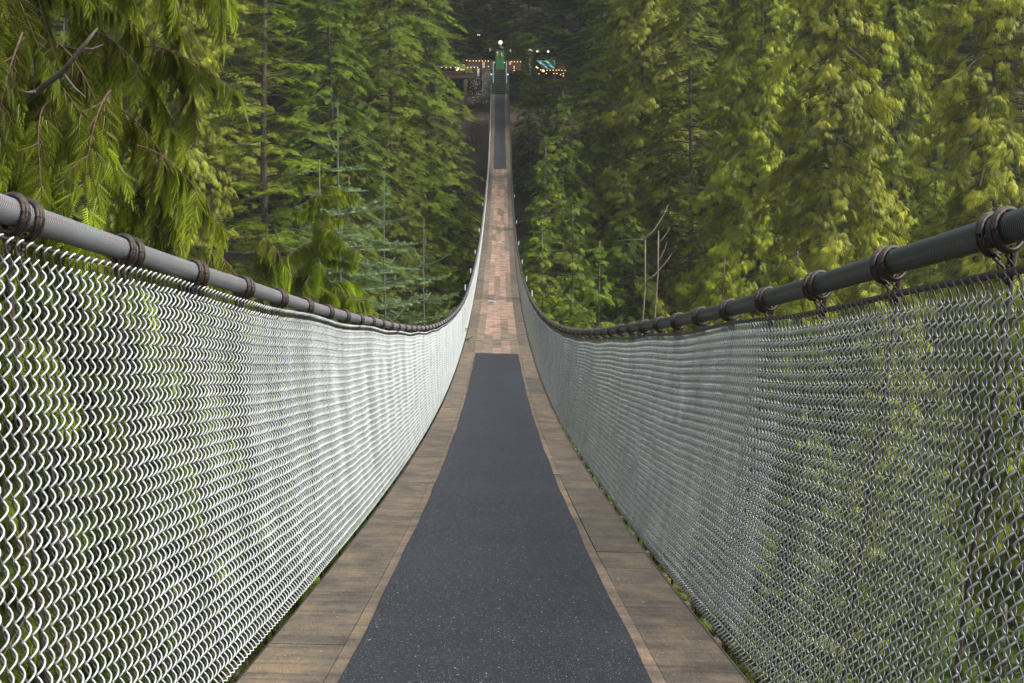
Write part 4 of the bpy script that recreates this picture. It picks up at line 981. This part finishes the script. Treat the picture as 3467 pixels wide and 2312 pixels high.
    nx, nz = 26, 12; X, Z = np.meshgrid(np.linspace(0, 1, nx), np.linspace(0, 1, nz)); rg = np.random.default_rng(4)
    left = FX(1560)+(1-Z)*.55*1.2-FX(1695); right = FX(1832)-FX(1695)
    V = np.stack([left+(right-left)*X, .06*np.sin(X*14+Z*5)+.04*np.sin(Z*17+X*9)+rg.normal(0, .012, X.shape), Z*.76], -1).reshape(-1, 3)
    i = np.arange(nz-1)[:, None]*nx; j = np.arange(nx-1)[None]; Q = np.stack([i+j, i+j+1, i+nx+j+1, i+nx+j], -1).reshape(-1, 4)
    o = link('cloth', mesh_data('cloth', V, [Q], M['tarp']), t); md = o.modifiers.new('thick', 'SOLIDIFY'); md.thickness = .01
    for x in (FX(1565)-FX(1695), right): m = MB(); m.box((x, .05, .1), (.05, .05, 1.5)); link('post', m.mesh('post', M['far_wood']), t)
    c = empty('canopy', (FX(480), 134.6, FZ(690)), 'blue grey sloping canopy over the left end of the timber platform', 'canopy')
    m = MB(); m.add(np.array([[-.62, -.2, 0], [.25, -.2, .62], [.45, .7, .66], [-.5, .7, .05]]), [[0, 1, 2, 3]]); m.add(np.array([[-.62, -.2, -.03], [.25, -.2, .59], [.45, .7, .63], [-.5, .7, .02]]), [[3, 2, 1, 0]]); link('sheet', m.mesh('sheet', M['tarp2']), c)
    for x, z in ((-.5, .02), (.25, .55)): m = MB(); m.box((x, .1, z/2-.3), (.05, .05, z+.6)); link('pole', m.mesh('pole', M['far_wood']), c)
    bx = empty('storage_box', (FX(495), 134.6, FZ(748)), 'pale box on the timber platform behind the light cluster', 'box')
    m = MB(); m.box((0, 0, .10), (.42, .3, .20)); link('body', m.mesh('body', M['white']), bx); m = MB(); m.box((0, 0, .215), (.45, .33, .03)); link('lid', m.mesh('lid', M['tarp2']), bx)
    u = empty('umbrella', (FX(1478), 138.0, FZ(740)), 'small white umbrella right behind the stair head', 'umbrella')
    m = MB(); m.tube([(0, 0, FZ(443)-FZ(740)), (0, 0, FZ(430)-FZ(740)), (0, 0, FZ(415)-FZ(740))], [.28, .17, .02], 8); link('canopy', m.mesh('canopy', M['white']), u)
    m = MB(); m.tube([(0, 0, -1.2), (0, 0, FZ(418)-FZ(740))], .015, 6); link('pole', m.mesh('pole', M['black']), u)
    w = empty('pale_post', (FX(1470), 134.0, FZ(735)), 'slim pale post with two white fittings right of the stairs', 'post')
    m = MB(); m.tube([(0, 0, -.6), (0, 0, FZ(545)-FZ(735))], .016, 6); link('pole', m.mesh('pole', M['white']), w)
    for dx, Y in ((-.10, 662), (0, 712)): m = MB(); m.sphere((dx, -.03, FZ(Y)-FZ(735)), .07, 8, 6); link('fitting', m.mesh('fitting', M['white'], True), w)
    r_ = empty('timber_rail', (FX(1900), 136.5, FZ(700)), 'sloping brown timber rail right of the teal banner', 'rail')
    for k in range(3): m = MB(); m.bar((-.42, 0, -.10-k*.12), (.55, 0, .28-k*.12), .05, .07); link('board', m.mesh('board', M['red_wood']), r_)
    for x in (-.4, .5): m = MB(); m.box((x, .05, -.5), (.07, .07, 1.5)); link('post', m.mesh('post', M['far_wood']), r_)
landing()

def bulbs(label, pts, y, size=.030, mat='bulb', cord=True):
    P = [(FX(X), y, FZ(Y)) for X, Y in pts]; root = empty('string_lights', P[0], label, 'string lights', 'strings of warm bulbs at the far landing'); o = P[0]
    if cord:
        m = MB(); q = []
        for a, b in zip(P[:-1], P[1:]): q += [(a[0]-o[0], 0, a[2]-o[2]+.05), ((a[0]+b[0])/2-o[0], 0, (a[2]+b[2])/2-o[2]+.03)]
        q.append((P[-1][0]-o[0], 0, P[-1][2]-o[2]+.05)); m.tube(q, .008, 4); link('cord', m.mesh('cord', M['black']), root)
    me = MB(); me.sphere((0, 0, 0), size, 8, 6, sz=1.3); me = me.mesh('bulb', M[mat], True)
    for p in P: link('bulb', me, root, (p[0]-o[0], p[1]-o[1]-.01, p[2]-o[2]))
bulbs('warm string lights along the top of the left board wall', [(555, 600), (600, 610), (648, 608), (692, 610), (737, 610), (782, 611), (827, 611), (868, 612), (958, 632)], 134.9)
bulbs('warm string lights along the rail of the left timber platform', [(200, 708), (262, 712), (330, 711), (395, 710), (480, 710), (525, 715), (573, 712), (620, 712), (668, 710), (715, 709)], 133.8)
bulbs('tangled cluster of warm bulbs on the left timber platform', [(518, 672), (520, 684), (450, 712), (436, 722), (424, 714), (412, 738), (428, 742), (446, 734), (418, 750)], 133.7, .034)
bulbs('short warm string lights right of the green board', [(1100, 634), (1208, 620), (1245, 621), (1290, 622), (1336, 622)], 134.8)
bulbs('vertical drop of warm bulbs right of the stairs', [(1240, 692), (1240, 714), (1240, 750)], 133.9)
bulbs('vertical drop of warm bulbs on the red boards left of the stairs', [(868, 690), (870, 742)], 134.9)
bulbs('two bright warm bulbs at the lower left corner of the teal banner', [(1562, 700), (1582, 712)], 134.2, .045)
bulbs('tangled cluster of warm bulbs below the teal banner', [(1625, 742), (1650, 745), (1668, 744), (1648, 760), (1660, 766), (1677, 758)], 134.0, .034)
bulbs('warm string lights below the teal banner', [(1717, 745), (1760, 745), (1805, 744), (1850, 746), (1888, 744), (1930, 748), (1978, 748)], 134.0)
bulbs('lowest warm string lights right of the stairs', [(1595, 802), (1700, 797), (1808, 797), (1852, 799), (1905, 812), (1943, 796), (1943, 832)], 133.0)
bulbs('two lone warm bulbs in the dark wood above the left wall', [(703, 182), (728, 183)], 141.5, .035)
bulbs('single lone bulb at far left under the platform', [(143, 803), (143, 806)], 133.6, .03, cord=False)
for X, Y, lab in ((1585, 465, 'smaller round garden lamp hanging right of the white umbrella'), (1742, 467, 'larger round garden lamp hanging above the teal banner')):
    r = empty('hanging_lamp', (FX(X), 136.0, FZ(Y)), lab, 'lamp', 'round lamps hanging from the cross wire')
    m = MB(); m.sphere((0, 0, 0), .075 if X < 1600 else .09, 12, 8); link('globe', m.mesh('globe', M['globe'], True), r)
    m = MB(); m.tube([(0, 0, .05), (.05, 0, .14), (.05, 0, .18)], [.16, .10, .02], 10); m.tube([(.05, 0, .15), (.05, 0, FZ(415)-FZ(Y))], .012, 5); link('shade', m.mesh('shade', M['concrete'], True), r)
m = MB(); m.tube([(FX(1040), 136.0, FZ(408)), (FX(1450), 136.0, FZ(418)), (FX(1850), 136.0, FZ(405))], .014, 5)
tag(m.build('cross_wire', M['black'], None, True), 'thin dark wire stretched above the banner carrying the round lamps', 'wire')
for X, Y, lab in ((890, 430, 'faint sparkle of cool bulbs left of the lamp globe'), (1190, 440, 'brighter sparkle of cool bulbs right of the lamp globe')):
    bulbs(lab, [(X, Y-12), (X+6, Y-3), (X-5, Y+4), (X+8, Y+12), (X+1, Y+24)], 137.0, .022, 'cool')

def blossoms():
    rng = np.random.default_rng(8); n = 190; X = np.concatenate([rng.normal(745, 75, n//2), rng.normal(700, 60, n-n//2)]); Yp = np.concatenate([rng.normal(1120, 55, n//2), rng.normal(950, 45, n-n//2)])
    mb = MB()
    for a, b in zip(X, Yp):
        if a > 885: continue
        p = (FX(a), 129.5+rng.uniform(-1, 1), FZ(b)); mb.sphere(p, rng.uniform(.010, .026), 5, 4)
    tag(mb.build('blossoms', M['white'], None, True), 'tiny white blossoms on thin brush below the timber platform', 'blossoms', kind='stuff')
    m2 = MB()
    for a in np.linspace(600, 880, 46):
        x0 = FX(a)+rng.normal(0, .1); y0 = 129.8+rng.uniform(-1, 1); z0 = float(ground(x0, y0)); h = rng.uniform(.8, 3.0)
        m2.tube([(x0, y0, z0-.2), (x0+rng.normal(0, .2), y0, z0+h*.6), (x0+rng.normal(0, .5), y0, z0+h)], [.012, .009, .004], 4)
    tag(m2.build('brush', M['twig'], None, True), 'thin bare brush on the brown bank below the timber platform', 'brush', kind='stuff')
blossoms()

# ------------------------------------------------------------------ thin valley mist
def haze():
    m, t, out = nodes('haze'); v = N(t, 'ShaderNodeVolumePrincipled'); v.inputs['Color'].default_value = (.92, .96, .98, 1); v.inputs['Density'].default_value = HAZE
    v.inputs['Anisotropy'].default_value = 0.3
    t.links.new(v.outputs[0], out.inputs['Volume'])
    mb = MB(); mb.box((0, 220, 40), (540, 580, 220)); tag(mb.build('haze', m), 'faint pale mist filling the gorge air', 'haze', kind='stuff')
HAZE = 0.0003
if HAZE: haze()
